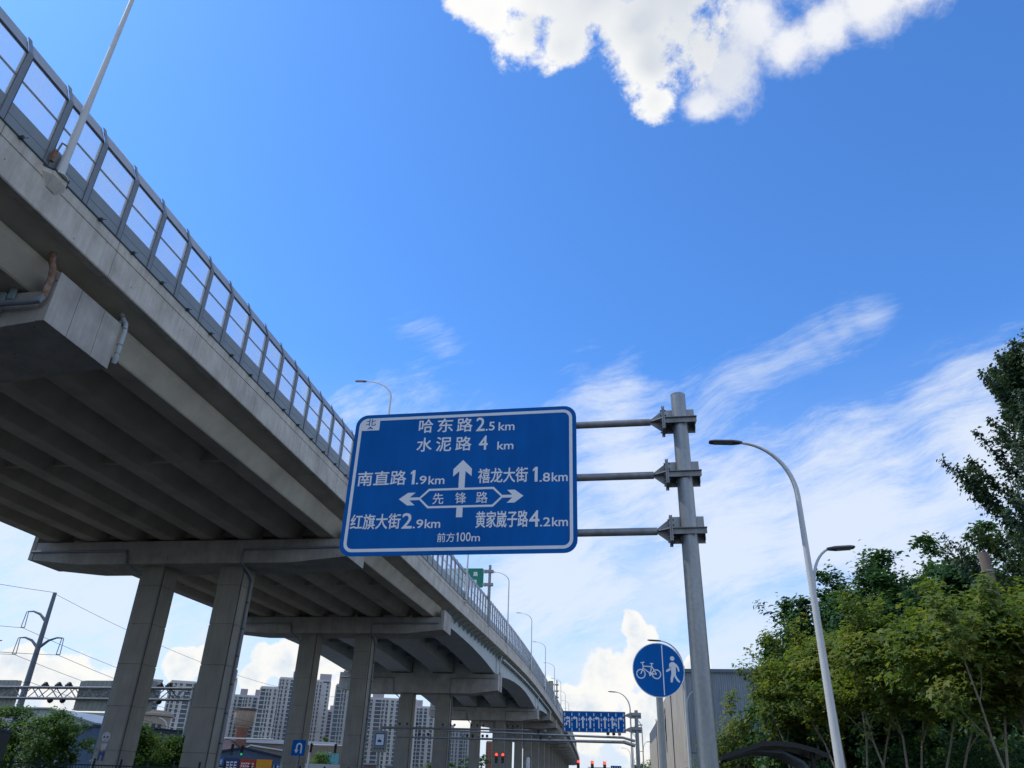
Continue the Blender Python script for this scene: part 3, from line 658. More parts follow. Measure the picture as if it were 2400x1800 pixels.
T('禧龙大街', 2.84, 1.49, 3.88, 1.81); ONE(3.99, 1.485, .325); T('.8', 4.13, 1.48, 4.34, 1.67); T('km', 4.38, 1.48, 4.70, 1.67)
T('红旗大街', .18, .56, 1.25, .88); T('2', 1.29, .56, 1.50, .88, bold=.02); T('.9', 1.53, .56, 1.74, .74); T('km', 1.78, .56, 2.10, .74)
T('黄家崴子路', 2.84, .54, 3.90, .88); T('4', 3.93, .54, 4.13, .87, bold=.02); T('.2', 4.15, .54, 4.35, .72); T('km', 4.39, .54, 4.70, .72)
T('前方', 2.06, .26, 2.42, .45, bold=.012); m_ = MB(); m_.plate(SO, UR, UZ, [(2.475, .265), (2.50, .265), (2.50, .45), (2.48, .45), (2.455, .42), (2.455, .395), (2.475, .41)], .0005, .004); part('lettering', m_, M['signw'], sg); T('00', 2.54, .265, 2.75, .45, bold=.006); T('m', 2.77, .265, 2.94, .37, bold=.01)
T('先', 1.90, 1.06, 2.13, 1.30, bold=.012); T('锋', 2.38, 1.06, 2.61, 1.30, bold=.012); T('路', 2.82, 1.06, 3.06, 1.30, bold=.012)
def D(poly): m_ = MB(); m_.plate(SO, UR, UZ, poly, .0005, .0038); return m_
part('arrow', D([(2.43, 1.392), (2.56, 1.392), (2.56, 1.77), (2.695, 1.655), (2.695, 1.82), (2.495, 2.02), (2.30, 1.82), (2.30, 1.655), (2.43, 1.77)]), M['signw'], sg)
part('arrow', D([(2.42, .985), (2.42, .77), (2.55, .77), (2.55, .985)]), M['signw'], sg)
part('arrow', D([(1.60, 1.16), (1.60, 1.22), (1.40, 1.22), (1.52, 1.325), (1.36, 1.325), (1.17, 1.19), (1.36, 1.05), (1.52, 1.05), (1.40, 1.16)]), M['signw'], sg)
part('arrow', D([(3.37, 1.16), (3.37, 1.22), (3.57, 1.22), (3.46, 1.325), (3.62, 1.325), (3.80, 1.19), (3.62, 1.05), (3.46, 1.05), (3.57, 1.16)]), M['signw'], sg)
o_, i_ = [(1.585, 1.19), (1.80, 1.40), (3.18, 1.40), (3.39, 1.19), (3.18, .975), (1.80, .975)], [(1.64, 1.19), (1.82, 1.355), (3.16, 1.355), (3.335, 1.19), (3.16, 1.02), (1.82, 1.02)]
mb = MB(); ring_plate(mb, SO, UR, UZ, o_, i_, .0005, .0034); part('name_frame', mb, M['signw'], sg)
for z in (.41, 1.59, 2.77):                                     # back stiffeners
    mb = MB(); mb.obox(SO+UR*PW/2+UZ*z-UN*.05, UR, UZ, UN, PW/2-.15, .05, .035); part('stiffener', mb, M['signback'], sg)
ms = thing('sign_mast', mast, 'thick galvanised steel mast with three bracket arms carrying the large blue sign', 'sign mast')
mb = MB(); mb.tube([mast, mast+UZ*8.84], [.176, .150], 32); mb.lathe(mast+UZ*8.84, [(.15, -.001), (.153, .02), (.06, .05), (.001, .055)], 32); part('post', mb, M['galv'], ms, True)
mb = MB(); mb.lathe(mast, [(.34, 0), (.34, .04), (.18, .041), (.175, .3)], 24); part('base_flange', mb, M['galvd'], ms)
zr = [8.26, 7.08, 5.92]
for z in zr:
    c = mast+UZ*z; s = 1 if z > 6 else 1.0
    mb = MB(); mb.tube([SO+UR*.5+UZ*(z-SO.z)-UN*.13, c-UR*.60], .075, 20); arm = part('arm', mb, M['galvd'], ms, True)
    # tapering gusset cone from the tube to the flange
    mb = MB(); q = c-UR*.34
    a, b = c-UR*.60, c-UR*.37
    mb.sweep([[a+UZ*.05+UN*.01, a+UZ*.05-UN*.01, a-UZ*.05-UN*.01, a-UZ*.05+UN*.01], [b+UZ*.23+UN*.01, b+UZ*.23-UN*.01, b-UZ*.23-UN*.01, b-UZ*.23+UN*.01]])
    mb.sweep([[a+UN*.05+UZ*.01, a-UN*.05+UZ*.01, a-UN*.05-UZ*.01, a+UN*.05-UZ*.01], [b+UN*.21+UZ*.01, b-UN*.21+UZ*.01, b-UN*.21-UZ*.01, b+UN*.21-UZ*.01]])
    part('gusset', mb, M['galvd'], arm)
    mb = MB(); mb.obox(c-UR*.355, UR, UN, UZ, .014, .23, .25); mb.obox(c-UR*.322, UR, UN, UZ, .014, .23, .25); part('flange', mb, M['galvd'], arm)
    mb = MB()
    for bz in (-.17, -.06, .06, .17):
        for bn in (-.17, .17): mb.tube([c-UR*.40+UZ*bz+UN*bn, c-UR*.28+UZ*bz+UN*bn], .016, 6)
    part('bolts', mb, M['joint'], arm)
    # clamp: tall plate behind the post, a shelf plate through it and a short front channel under the shelf
    mb = MB(); mb.obox(c-UR*.0-UN*.17+UZ*.065, UR, UZ, UN, .31, .27, .007); part('back_plate', mb, M['galv'], ms)
    mb = MB(); mb.obox(c+UR*.005+UN*.03, UR, UN, UZ, .325, .205, .007); part('shelf_plate', mb, M['galvd'], ms)
    mb = MB(); mb.obox(c+UR*.005+UN*.185-UZ*.06, UR, UZ, UN, .32, .052, .007); part('front_channel', mb, M['galvd'], ms)
    for sx_ in (-.16, .16, .30):
        mb = MB(); mb.obox(c+UR*sx_-UN*.08-UZ*.09, UR, UN, UZ, .006, .085, .08); part('stiffener', mb, M['galv'], ms)
    mb = MB(); mb.lathe(c-UZ*.02, [(.19, -.012), (.19, .012)], 24); part('weld_collar', mb, M['galv'], ms)

# ------------------------------------------------------------------ round bicycle and pedestrian sign
CO = Vector(pol(11.1, 12.6, 3.14)); CX = Vector((1, -.05, 0)).normalized(); CN = CX.cross(UZ)
rs = thing('round_sign', (CO.x, CO.y, 0), 'round blue sign with a bicycle and a walking figure split by a line', 'road sign')
mb = MB(); mb.tube([(CO.x-CN.x*.07+.0, CO.y-CN.y*.07, 0), (CO.x-CN.x*.07, CO.y-CN.y*.07, 3.3)], .052, 16); part('post', mb, M['galv'], rs, True)
circ = lambda cx, cy, r, n=48: [(cx+r*math.cos(2*math.pi*i/n), cy+r*math.sin(2*math.pi*i/n)) for i in range(n)]
mb = MB(); mb.plate(CO, CX, UZ, circ(0, 0, .402), -.004, 0); part('rim', mb, M['signw'], rs)
mb = MB(); mb.plate(CO, CX, UZ, circ(0, 0, .39), .0005, .002); part('disc', mb, M['signb'], rs)
mb = MB(); mb.plate(CO, CX, UZ, [(.062, -.365), (.078, -.365), (.078, .37), (.062, .37)], .0022, .004); part('divider', mb, M['signw'], rs)
mb = MB()
def stroke(mb, pts, w, d0=.0022, d1=.004):
    for (x0, y0), (x1, y1) in zip(pts, pts[1:]):
        dx, dy = x1-x0, y1-y0; l = math.hypot(dx, dy); nx, ny = -dy/l*w/2, dx/l*w/2; mb.plate(CO, CX, UZ, [(x0+nx, y0+ny), (x0-nx, y0-ny), (x1-nx, y1-ny), (x1+nx, y1+ny)], d0, d1+random.Random(x0+y1).random()*.0004)
for cx in (-.275, -.035): ring_plate(mb, CO, CX, UZ, circ(cx, -.065, .072), circ(cx, -.065, .056), .0022, .004)
ring_plate(mb, CO, CX, UZ, circ(-.128, -.058, .026, 20), circ(-.128, -.058, .014, 20), .0022, .0041)
for l in ([(-.275, -.065), (-.235, .03), (-.243, .10)], [(-.272, .10), (-.243, .10), (-.215, .112)], [(-.237, .048), (-.115, .045)], [(-.236, .018), (-.135, -.052)], [(-.128, -.058), (-.098, .085)], [(-.125, .09), (-.075, .09)], [(-.103, .05), (-.035, -.065), (-.128, -.06)], [(-.14, -.095), (-.118, -.022)]): stroke(mb, l, .0155)
part('bicycle_symbol', mb, M['signw'], rs)
mb = MB(); mb.plate(CO, CX, UZ, circ(.222, .172, .034, 20), .0022, .004)
mb.plate(CO, CX, UZ, [(.205, .118), (.245, .118), (.285, .085), (.318, .035), (.322, -.015), (.298, -.018), (.290, .028), (.268, .052), (.268, -.03), (.262, -.065), (.282, -.11), (.325, -.165), (.305, -.182), (.268, -.150), (.235, -.085), (.218, -.12), (.205, -.178), (.176, -.178), (.180, -.115), (.196, -.05), (.193, .055), (.175, .03), (.125, .002), (.112, -.02), (.130, -.028), (.178, -.005), (.19, .005), (.165, .06), (.175, .098)], .0022, .004)
part('pedestrian_symbol', mb, M['signw'], rs)
mb = MB()
for z in (3.0, 3.3): mb.obox((CO.x-CN.x*.035, CO.y-CN.y*.035, z), CX, CN, UZ, .12, .02, .02)
part('clamp', mb, M['galvd'], rs)

# ------------------------------------------------------------------ ground, roads
def quad_sheet(name, pts, z, m): mb = MB(); mb.add([(x, y, z) for x, y in pts], [tuple(range(len(pts)))]); return struct(name, mb, m)
quad_sheet('ground', [(-3500, -600), (3500, -600), (3500, 6500), (-3500, 6500)], 0, M['soil'])
def ribbon(name, u0, u1, z, m, a=-60, b=1500, kind=True):
    mb = MB(); ss = stations(a, b, 15); vs = []
    for y in ss:
        t, n = ATn(y); q = Vector((AX(y), y, 0)); p0, p1 = q+n*u0, q+n*u1; vs += [(p0.x, p0.y, z), (p1.x, p1.y, z)]
    mb.add(vs, [(2*i, 2*i+2, 2*i+3, 2*i+1) for i in range(len(ss)-1)]); return struct(name, mb, m)
ribbon('road', -13.5, 1.0, .006, M['asphalt']); ribbon('road', 22, 37, .006, M['asphalt'])
for nm, u0, u1 in (('pavement', -19.5, -13.5), ('median', 1.0, 22.0)):
    mb = MB(); mb.sweep([[VP(y, u0, 0)*1, VP(y, u1, 0)*1] for y in (0, 1)]) if False else None
    ss = stations(-60, 900, 15); secs = []
    for y in ss:
        t, n = ATn(y); q = Vector((AX(y), y, 0)); a_, b_ = q+n*u0, q+n*u1
        secs.append([(a_.x, a_.y, .0), (b_.x, b_.y, .0), (b_.x, b_.y, .14), (a_.x, a_.y, .14)])
    mb = MB(); mb.sweep(secs); struct(nm, mb, M['pave'])
for u in (-3.9, -7.5, -11.0):
    mb = MB()
    for y in np.arange(-40, 300, 10.):
        t, n = ATn(y)
        def g(uu, w): p = Vector((AX(y), y, .011))+n*uu+t*w; return tuple(p)
        mb.add([g(u-.07, 0), g(u+.07, 0), g(u+.07, 6), g(u-.07, 6)], [(0, 1, 2, 3)])
    struct('lane_marking', mb, M['paint'])
# mesh fence on the median under the viaduct
fn = thing('fence', (-20, 38, 0), 'low dark green metal fence with posts running under the viaduct at lower left', 'fence')
A, B = Vector((-40, 34.5, 0)), Vector((-6, 41.5, 0)); dd = (B-A); Ln = dd.length; dd.normalize()
mb = MB()
for z in (.35, 1.72): mb.obox(A+dd*Ln/2+UZ*z, dd, dd.cross(UZ), UZ, Ln/2, .02, .025)
part('rail', mb, M['fence'], fn)
for i in range(int(Ln/1.15)):
    mb = MB(); p = A+dd*(i*1.15); mb.obox(p+UZ*.97, dd, dd.cross(UZ), UZ, .045, .045, .93); mb.lathe(p+UZ*1.90, [(.03, 0), (.06, .04), (.05, .09), (.001, .12)], 8); part('post', mb, M['fence'], fn)
mb = MB()
for i in range(int(Ln/.12)): mb.obox(A+dd*(i*.12)+UZ*1.03, dd, dd.cross(UZ), UZ, .009, .009, .69)
tag(part('picket', mb, M['fence'], fn), kind='stuff')

# ------------------------------------------------------------------ sign gantry frames, cameras, signals
def camera_box(mb, p, d=(0, -1, 0)):
    p = Vector(p); mb.tube([p+Vector((0, .0, -.12)), p], .025, 6); mb.obox(p+UZ*.1, (1, 0, 0), (0, 1, 0), UZ, .11, .20, .10); mb.lathe(p+Vector((0, -.21, .1)), [(.09, -.05), (.09, .05)], 8)
# lane arrow sign gantry
lgp = Vector(pol(9.4, 72.3)); LUR = UR; LN = UN
gm = thing('gantry_mast', lgp, 'grey gantry mast right of the lane arrow sign with two long camera arms', 'gantry')
mb = MB(); mb.tube([lgp, lgp+UZ*7.55], [.19, .15], 14); part('post', mb, M['galv'], gm, True)
for z in (7.12, 5.98):
    mb = MB(); mb.tube([lgp+UZ*z-UR*1.1, lgp+UZ*z-UR*.3], .07, 8); mb.obox(lgp+UZ*z, UR, UN, UZ, .42, .25, .012); mb.obox(lgp+UZ*z, UR, UZ, UN, .42, .24, .012); mb.sweep([[lgp+UZ*(z+.05)-UR*.95+UN*.02, lgp+UZ*(z-.05)-UR*.95+UN*.02, lgp+UZ*(z-.05)-UR*.95-UN*.02, lgp+UZ*(z+.05)-UR*.95-UN*.02], [lgp+UZ*(z+.26)-UR*.42+UN*.2, lgp+UZ*(z-.26)-UR*.42+UN*.2, lgp+UZ*(z-.26)-UR*.42-UN*.2, lgp+UZ*(z+.26)-UR*.42-UN*.2]])
    part('bracket', mb, M['galv'], gm)
AL = (LUR*-1)
for z0, z1, ln, r in ((5.35, 5.62, 17.5, .085), (5.0, 5.0, 21.5, .11)):
    mb = MB(); mb.tube([lgp+UZ*(z0-.25)-UR*.2-UN*(-.0), lgp+UZ*z0-UR*1.2, lgp+UZ*z1-UR*ln], [r*1.4, r*1.2, r*.6], 10); part('arm', mb, M['galv'], gm, True)
rnd = random.Random(5)
for i, (dx, up) in enumerate([(1.5, 1), (2.0, 1), (2.5, 1), (8.0, 1), (8.6, 1), (8.4, 0), (7.6, 0), (13.2, 0), (13.6, 0), (14.0, 0), (14.5, 0), (15.0, 0), (15.4, 0), (18.6, 1), (19.4, 1)]):
    z = (5.35+(.27*(dx-1.2)/16.3) if dx < 17 and up else 5.0); p = lgp-UR*dx+UZ*(z+(.17 if up else .14)); mb = MB(); camera_box(mb, p); part('traffic_camera', mb, M['black'] if i % 3 else M['galvd'], gm)
# lane sign panel: corners surveyed from bearing/elevation
LO = lgp-UR*6.42; LO = Vector((LO.x, LO.y, 5.74)); LW, LH = 5.45, 1.64
ls = thing('lane_sign', LO, 'wide blue lane sign with eight white arrows hung at mid right', 'road sign')
mb = MB(); mb.plate(LO, UR, UZ, rrect(0, 0, LW, LH, .04, 2), -.02, 0); part('panel', mb, M['signb'], ls)
mb = MB(); ring_plate(mb, LO, UR, UZ, rrect(-.03, -.03, LW+.03, LH+.03, .05, 2), rrect(.03, .03, LW-.03, LH-.03, .03, 2), -.03, .004); part('frame', mb, M['signback'], ls)
mb = MB()
for i in range(9):
    x = .15+i*(LW-.3)/8
    for z in (.06, .45, .87, 1.27): mb.plate(LO, UR, UZ, [(x-.035, z), (x+.035, z), (x+.035, z+.26), (x-.035, z+.26)], .001, .005)
part('lane_dash', mb, M['signw'], ls)
def arrow_poly(kind):
    up = [(-.07, .0), (.07, .0), (.07, .72), (.2, .62), (.2, .72), (0, .98), (-.2, .72), (-.2, .62), (-.07, .72)]
    left = [(.06, .0), (.16, .0), (.16, .82), (.08, .90), (-.06, .88), (-.06, .98), (-.28, .80), (-.06, .66), (-.06, .75), (.06, .74)]
    return {'u': [up], 'l': [left], 'r': [[(-x, y) for x, y in left][::-1]], 'ur': [up, [(.07, .22), (.16, .30), (.16, .20), (.32, .38), (.16, .56), (.16, .46), (.07, .38)]],
            'lU': [left, [(.06, .42), (-.02, .52), (-.10, .50), (-.13, .42), (-.13, .38), (-.05, .38), (-.17, .18), (-.29, .38), (-.21, .38), (-.21, .48), (-.12, .60), (.02, .62), (.06, .58)]]}[kind]
for i, kd in enumerate(['lU', 'l', 'u', 'u', 'l', 'u', 'ur', 'r']):
    x = .15+(i+.5)*(LW-.3)/8; mb = MB()
    for k, poly in enumerate(arrow_poly(kd)): mb.plate(LO+UR*x+UZ*.30, UR, UZ, poly, .001, .005+.0007*k)
    part('arrow', mb, M['signw'], ls)
# slim camera gantry under the viaduct, with a tall thin post and camera warning board
cg = Vector(pol(-8.2, 98)); cgt = thing('gantry_mast', cg, 'slim dark mast arm with cameras reaching right between the pier columns', 'gantry')
mb = MB(); mb.tube([cg, cg+UZ*7.35], [.15, .12], 10); part('post', mb, M['galvd'], cgt, True)
mb = MB(); mb.tube([cg+UZ*6.95, cg+UZ*7.0+UR*17.6], [.14, .07], 8); part('arm', mb, M['galvd'], cgt, True)
for dx in (2.2, 3.1, 4.3, 7.4, 8.3, 8.8, 10.8, 11.5, 12.2, 15.0, 15.6, 16.2):
    mb = MB(); camera_box(mb, cg+UR*dx+UZ*7.3); part('traffic_camera', mb, M['black'], cgt)
cb = thing('camera_board', cg+UR*.05, 'grey framed board with blue camera pictogram between the third pier columns', 'road sign')
o = cg+UR*-.85+UZ*4.35-UN*-.16
mb = MB(); mb.plate(o, UR, UZ, rrect(0, 0, 1.75, 2.25, .08, 2), -.02, 0); part('panel', mb, M['signback'], cb)
mb = MB(); mb.plate(o, UR, UZ, rrect(.28, .62, 1.45, 1.98, .03, 2), .001, .004); part('blue_frame', mb, M['signb'], cb)
mb = MB(); mb.plate(o, UR, UZ, rrect(.39, .73, 1.34, 1.87, .03, 2), .005, .007); part('white_field', mb, M['signw'], cb)
mb = MB(); mb.plate(o, UR, UZ, [(.58, 1.2), (.72, 1.32), (1.05, 1.26), (1.1, 1.12), (1.0, 1.0), (.86, 1.05), (.62, 1.04)], .008, .010); mb.plate(o, UR, UZ, [(.80, 1.30), (.85, 1.30), (.85, 1.55), (.80, 1.55)], .008, .0105); part('camera_symbol', mb, M['signb'], cb)
mb = MB()
for i in range(4): mb.plate(o, UR, UZ, [(.25+i*.34, .28), (.44+i*.34, .28), (.44+i*.34, .46), (.25+i*.34, .46)], .001, .004)
part('caption_block', mb, M['joint'], cb)
# red traffic signals in the distance
def signal(loc, z, label, lit='redl', w=.42, group=None):
    p = Vector(loc); t = thing('traffic_light', (p.x, p.y, 0), label, 'traffic light', group); mb = MB(); mb.obox((p.x, p.y, z-.35), (1, 0, 0), (0, 1, 0), UZ, w/2, .14, .68); part('housing', mb, M['black'], t)
    for i, (dz, m_) in enumerate(((.12, 'redl' if lit == 'redl' else 'joint'), (-.33, 'joint'), (-.78, 'greenl' if lit == 'greenl' else 'joint'))):
        mb = MB(); c = Vector((p.x, p.y-.15, z+dz)); mb.plate(c, (1, 0, 0), UZ, circ(0, 0, .19 if m_ != 'joint' else .15, 16), 0, .02); part('lens', mb, M[m_], t)
    mb = MB(); mb.tube([(p.x, p.y+.18, 0), (p.x, p.y+.18, z)], .06, 8); part('post', mb, M['galvd'], t)
signal(pol(-.22, 128), 5.35, 'left one of the paired red signals in front of a pier column'); signal(pol(.22, 128), 5.35, 'right one of the paired red signals in front of a pier column')
signal(pol(5.36, 128), 4.75, 'red signal at the foot of the far viaduct end'); signal(pol(6.31, 128), 4.7, 'red signal in the middle of three below the lane sign'); signal(pol(7.14, 128), 4.65, 'red signal just left of the small blue sign')
sp = thing('signal_beam', pol(5, 128.6), 'thin beam with small blue lane sign between the far red signals', 'gantry')
mb = MB(); mb.tube([pol(6.0, 128.4, 4.15), pol(9.4, 128.4, 4.1)], .06, 6); part('arm', mb, M['galvd'], sp)
q = Vector(pol(7.55, 128)); mb = MB(); mb.plate((q.x, q.y, 3.7), (1, 0, 0), UZ, [(0, 0), (1.6, 0), (1.6, .75), (0, .75)], 0, .03); pnl = part('panel', mb, M['signb'], sp)
mb = MB()
for i in range(4): mb.plate((q.x+.2+i*.36, q.y, 3.85), (1, 0, 0), UZ, [(0, 0), (.1, 0), (.1, .45), (0, .45)], .031, .036)
part('arrow', mb, M['signw'], pnl)
# U-turn sign bracketed in front of the second pier's left column
uo = Vector(pol(-13.95, 70.2, 3.05)); us = thing('u_turn_sign', (uo.x, uo.y, 0), 'small blue square U turn sign by the second pier column', 'road sign')
mb = MB(); mb.plate(uo, UR, UZ, rrect(0, 0, 1.15, 1.15, .08, 3), -.02, 0); part('panel', mb, M['signb'], us)
mb = MB(); pts = [(.88, .18)]+[(.62+.26*math.cos(R_(a)), .68+.26*math.sin(R_(a))) for a in range(0, 181, 15)]+[(.36, .42)]
pin = [(.76, .18)]+[(.62+.14*math.cos(R_(a)), .68+.14*math.sin(R_(a))) for a in range(0, 181, 15)]+[(.48, .42)]
for i in range(len(pts)-1): mb.plate(uo, UR, UZ, [pts[i], pts[i+1], pin[i+1], pin[i]], .001, .004)
mb.plate(uo, UR, UZ, [(.24, .43), (.42, .18), (.60, .43)], .001, .0046); part('arrow', mb, M['signw'], us)
mb = MB(); mb.tube([(uo.x+.58, uo.y+.04, 0), (uo.x+.58, uo.y+.04, 4.2)], .05, 8); part('post', mb, M['galvd'], us)
# green sign and a second board on the viaduct deck
def deck_sign(y, top, w, h, zb, nb_, label, face, words, off=1.75):
    b = VP(y, .05, .3); t = thing('deck_sign', b, label, 'road sign'); n = ATn(y)[1]; ux = -n; un = ux.cross(UZ)
    mb = MB(); mb.tube([b, Vector((b.x, b.y, top))], [.20, .17], 12); part('post', mb, M['galvd'], t, True)
    o = Vector((b.x, b.y, zb))-ux*(w+off)-un*-.1
    for k in range(nb_):
        z = zb+h*(.16+.68*k/(nb_-1)); c = Vector((b.x, b.y, z)); mb = MB(); mb.tube([c-ux*(off+.6), c], .075, 8); mb.obox(c, ux, un, UZ, .45, .24, .16); mb.sweep([[c-ux*1.15+UZ*.04+un*.03, c-ux*1.15-UZ*.04+un*.03, c-ux*1.15-UZ*.04-un*.03, c-ux*1.15+UZ*.04-un*.03], [c-ux*.5+UZ*.22+un*.2, c-ux*.5-UZ*.22+un*.2, c-ux*.5-UZ*.22-un*.2, c-ux*.5+UZ*.22-un*.2]]); part('arm', mb, M['galvd'], t)
    mb = MB(); mb.plate(o, ux, UZ, rrect(0, 0, w, h, .2, 4), -.05, 0); part('panel', mb, M[face], t)
    for (s, x, z, sz, wd, m_) in words: text_part('lettering', s, o+ux*x+UZ*z, ux, UZ, sz, wd, M[m_], t, .03, .006)
    return t, o, ux, un
deck_sign(92, 25.2, 5.2, 2.35, 22.45, 2, 'green direction sign on the viaduct deck, half hidden by the barrier', 'signg', [('东', 2.75, 1.40, .52, .52, 'signw'), ('路', 3.95, 1.40, .52, .52, 'signw'), ('东', 2.75, .45, .52, .52, 'signw'), ('路', 3.9, .45, .52, .52, 'signw')], off=.75)
t, o, ux, un = deck_sign(214, 26.4, 4.2, 4.6, 21.4, 3, 'pale deck sign with green strip on a three-armed mast', 'signback', [], off=.9)
mb = MB(); mb.plate(o, ux, UZ, [(2.9, 4.5), (4.1, 4.5), (4.1, 4.8), (2.9, 4.8)], .001, .01); part('green_strip', mb, M['signg'], t)

# ------------------------------------------------------------------ truss gantry with sign backs, lower left
GA, GB = Vector((-62., 73.6, 0)), Vector((-24.6, 65.0, 0)); gd = (GB-GA).normalized(); gn = gd.cross(UZ)
tg = thing('truss_gantry', GB, 'grey lattice truss gantry crossing behind the nearest pier at lower left', 'gantry')
gl = (GB-GA).length
for z in (6.68, 7.52):
    for w in (-.35, .35):
        mb = MB(); mb.tube([GA+UZ*z+gn*w, GB+UZ*z+gn*w], .075, 8); part('chord', mb, M['galvd'], tg, True)
mb = MB(); nn_ = int(gl/.9)
for i in range(nn_):
    for w in (-.35, .35):
        a, b = GA+gd*(i*.9)+gn*w, GA+gd*((i+1)*.9)+gn*w; za, zb_ = (6.7, 7.5) if i % 2 else (7.5, 6.7); mb.tube([a+UZ*za, b+UZ*zb_], .045, 4, False)
    a = GA+gd*(i*.9); mb.tube([a+UZ*7.5-gn*.35, a+UZ*7.5+gn*.35], .02, 4, False); mb.tube([a+UZ*6.7-gn*.35, a+gd*.9+UZ*6.7+gn*.35], .02, 4, False)
tag(part('lattice', mb, M['galvd'], tg), kind='stuff')
mb = MB(); mb.tube([GB, GB+UZ*7.9], .2, 10); part('post', mb, M['galvd'], tg, True)
for dx in (24.3, 25.6, 26.6, 35.2, 36.0):
    mb = MB(); p = GA+gd*dx; mb.obox(p+UZ*7.6-gn*.0, gd, gn, UZ, .22, .2, .15); mb.lathe(p+UZ*7.78, [(.2, -.05), (.22, .02), (.12, .16), (.001, .2)], 10); part('camera', mb, M['black'], tg)
for dx in (25.2, 26.4, 35.4):
    mb = MB(); p = GA+gd*dx; mb.lathe(p+UZ*6.5, [(.001, -.2), (.16, -.12), (.24, .02), (.2, .12)], 10); part('camera', mb, M['black'], tg)
def signback(x0, x1, z0, z1, label):
    o = GA+gd*x0+UZ*z0-gn*-.0+gn*.55*0; o = GA+gd*x0+gn*-.52+UZ*z0; w = x1-x0; t = thing('ribbed_sign', o, label, 'road sign')
    n = int(w/.42); 
    for i in range(n):
        mb = MB(); mb.plate(o, gd, UZ, [(i*w/n+.012, .0 if 0 < i < n-1 else .06), ((i+1)*w/n-.012, .0 if 0 < i < n-1 else .06), ((i+1)*w/n-.012, z1-z0-(.0 if 0 < i < n-1 else .06)), (i*w/n+.012, z1-z0-(.0 if 0 < i < n-1 else .06))], -.03, -.005); part('panel_strip', mb, M['signback'], t)
    mb = MB(); mb.plate(o, gd, UZ, rrect(.02, .02, w-.02, z1-z0-.02, .15, 3), -.05, -.032); part('face', mb, M['signback'], t)
def gx(az):   # distance along the truss where a bearing crosses it
    a = R_(az); s, c = math.sin(a), math.cos(a); return (GA.y*s-GA.x*c)/(gd.x*c-gd.y*s)
signback(gx(-34.5), gx(-30.9), 5.65, 8.15, 'back of a ribbed sign panel on the truss at the left picture edge')
signback(gx(-27.75), gx(-23.3), 5.8, 8.15, 'back of a ribbed sign panel on the truss left of the nearest column')

# ------------------------------------------------------------------ power pole and wires
up_ = Vector(pol(-30.35, 100)); ut = thing('power_pole', up_, 'tall dark steel power pole with curved arms and insulators', 'power pole')
mb = MB(); mb.tube([up_, up_+UZ*19.0], [.42, .20], 14); part('mast', mb, M['corrd'], ut, True)
rx_ = Vector((math.cos(R_(8)), -math.sin(R_(8)), 0))
wires = [(Vector((-.4, 0, 19.05)))]
for z, sds in ((16.0, (-1,)), (13.2, (-1, 1)), (10.4, ())):
    for s in sds:
        pts = [up_+UZ*z+rx_*s*.2, up_+UZ*(z+.65)+rx_*s*1.0, up_+UZ*(z+.95)+rx_*s*1.9, up_+UZ*(z+.92)+rx_*s*2.6]
        mb = MB(); mb.tube(pts, [.17, .13, .09, .06], 8); part('arm', mb, M['corrd'], ut, True)
        mb = MB(); e = pts[-1]
        for k in (-.22, .22): mb.tube([e+rx_*k*.5, e+rx_*k-UZ*1.7], .045, 6)
        mb.tube([e-rx_*.25-UZ*1.7, e+rx_*.25-UZ*1.7], .05, 6); part('insulator', mb, M['signback'], ut)
        wires.append((e-up_)-UZ*1.75)
wires.append(Vector((.3, 0, 9.6)))
wd_ = Vector((.20, .98, 0)).normalized()
wlab = ['topmost power line running off the pole top', 'power line from the upper insulator', 'power line from the lower left insulator', 'power line from the lower right insulator', 'lowest power line clipped to the pole shaft']
for i, w in enumerate(wires):
    for sgn in (0,):
        mb = MB()
        for e1, sag in ((up_-wd_*85, 2.6), (up_+wd_*110, 3.6)):
            a, b = up_+w, e1+w; pts = [a.lerp(b, k/20)-UZ*(4*sag*(k/20)*(1-k/20)) for k in range(21)]; mb.tube(pts, .022, 4, False)
        tag(part('power_line', mb, M['black']), wlab[i], 'power line')

# ------------------------------------------------------------------ low buildings, left side
M['doodle'] = mat('faded_white_paint', (.48, .46, .50), .8, var=.3, vscale=6)
M['doodleb'] = mat('faded_blue_paint', (.05, .08, .22), .8, var=.3, vscale=6)
M['shedw'] = mat('shed_wall_pale', (.50, .54, .55), .6, var=.06, streak=.12)
M['roofd'] = mat('roof_edge_dark', (.10, .07, .07), .7)
M['win'] = mat('window_glass_dark', (.035, .055, .075), .25, var=.2, vscale=.4)
M['bluew'] = mat('blue_cladding', (.075, .13, .20), .6, var=.08, streak=.1)
M['blued'] = mat('blue_trim', (.02, .04, .09), .6)
M['tan'] = mat('tan_stone', (.40, .35, .28), .85, var=.1, streak=.15)
M['brick'] = mat('tower_brick', (.26, .13, .085), .9, var=.2, vscale=1.5, bump=.3, bscale=12)
M['tank'] = mat('tower_tank_render', (.42, .33, .24), .9, var=.12, vscale=.8, streak=.25)
M['pink'] = mat('pink_render', (.40, .29, .28), .85, var=.1, streak=.1)
M['tan2'] = mat('brown_render', (.28, .235, .18), .9, var=.12, streak=.2)
M['white'] = mat('white_roof_sheet', (.62, .66, .68), .6, var=.06)
M['redb'] = mat('red_fascia', (.42, .05, .035), .6, var=.1)
M['orange'] = mat('orange_sign', (.75, .30, .02), .6)
M['shopblue'] = mat('shop_sign_blue', (.02, .16, .42), .6)
M['shopdark'] = mat('shop_sign_navy', (.03, .06, .17), .6)
M['cyan'] = mat('cyan_board', (.15, .50, .60), .6)
M['twall'] = mat('tower_wall_pale', (.60, .575, .53), .8, var=.06, vscale=.05, streak=.08)
M['tpink'] = mat('tower_wall_pinkish', (.50, .43, .43), .8, var=.06, vscale=.05)
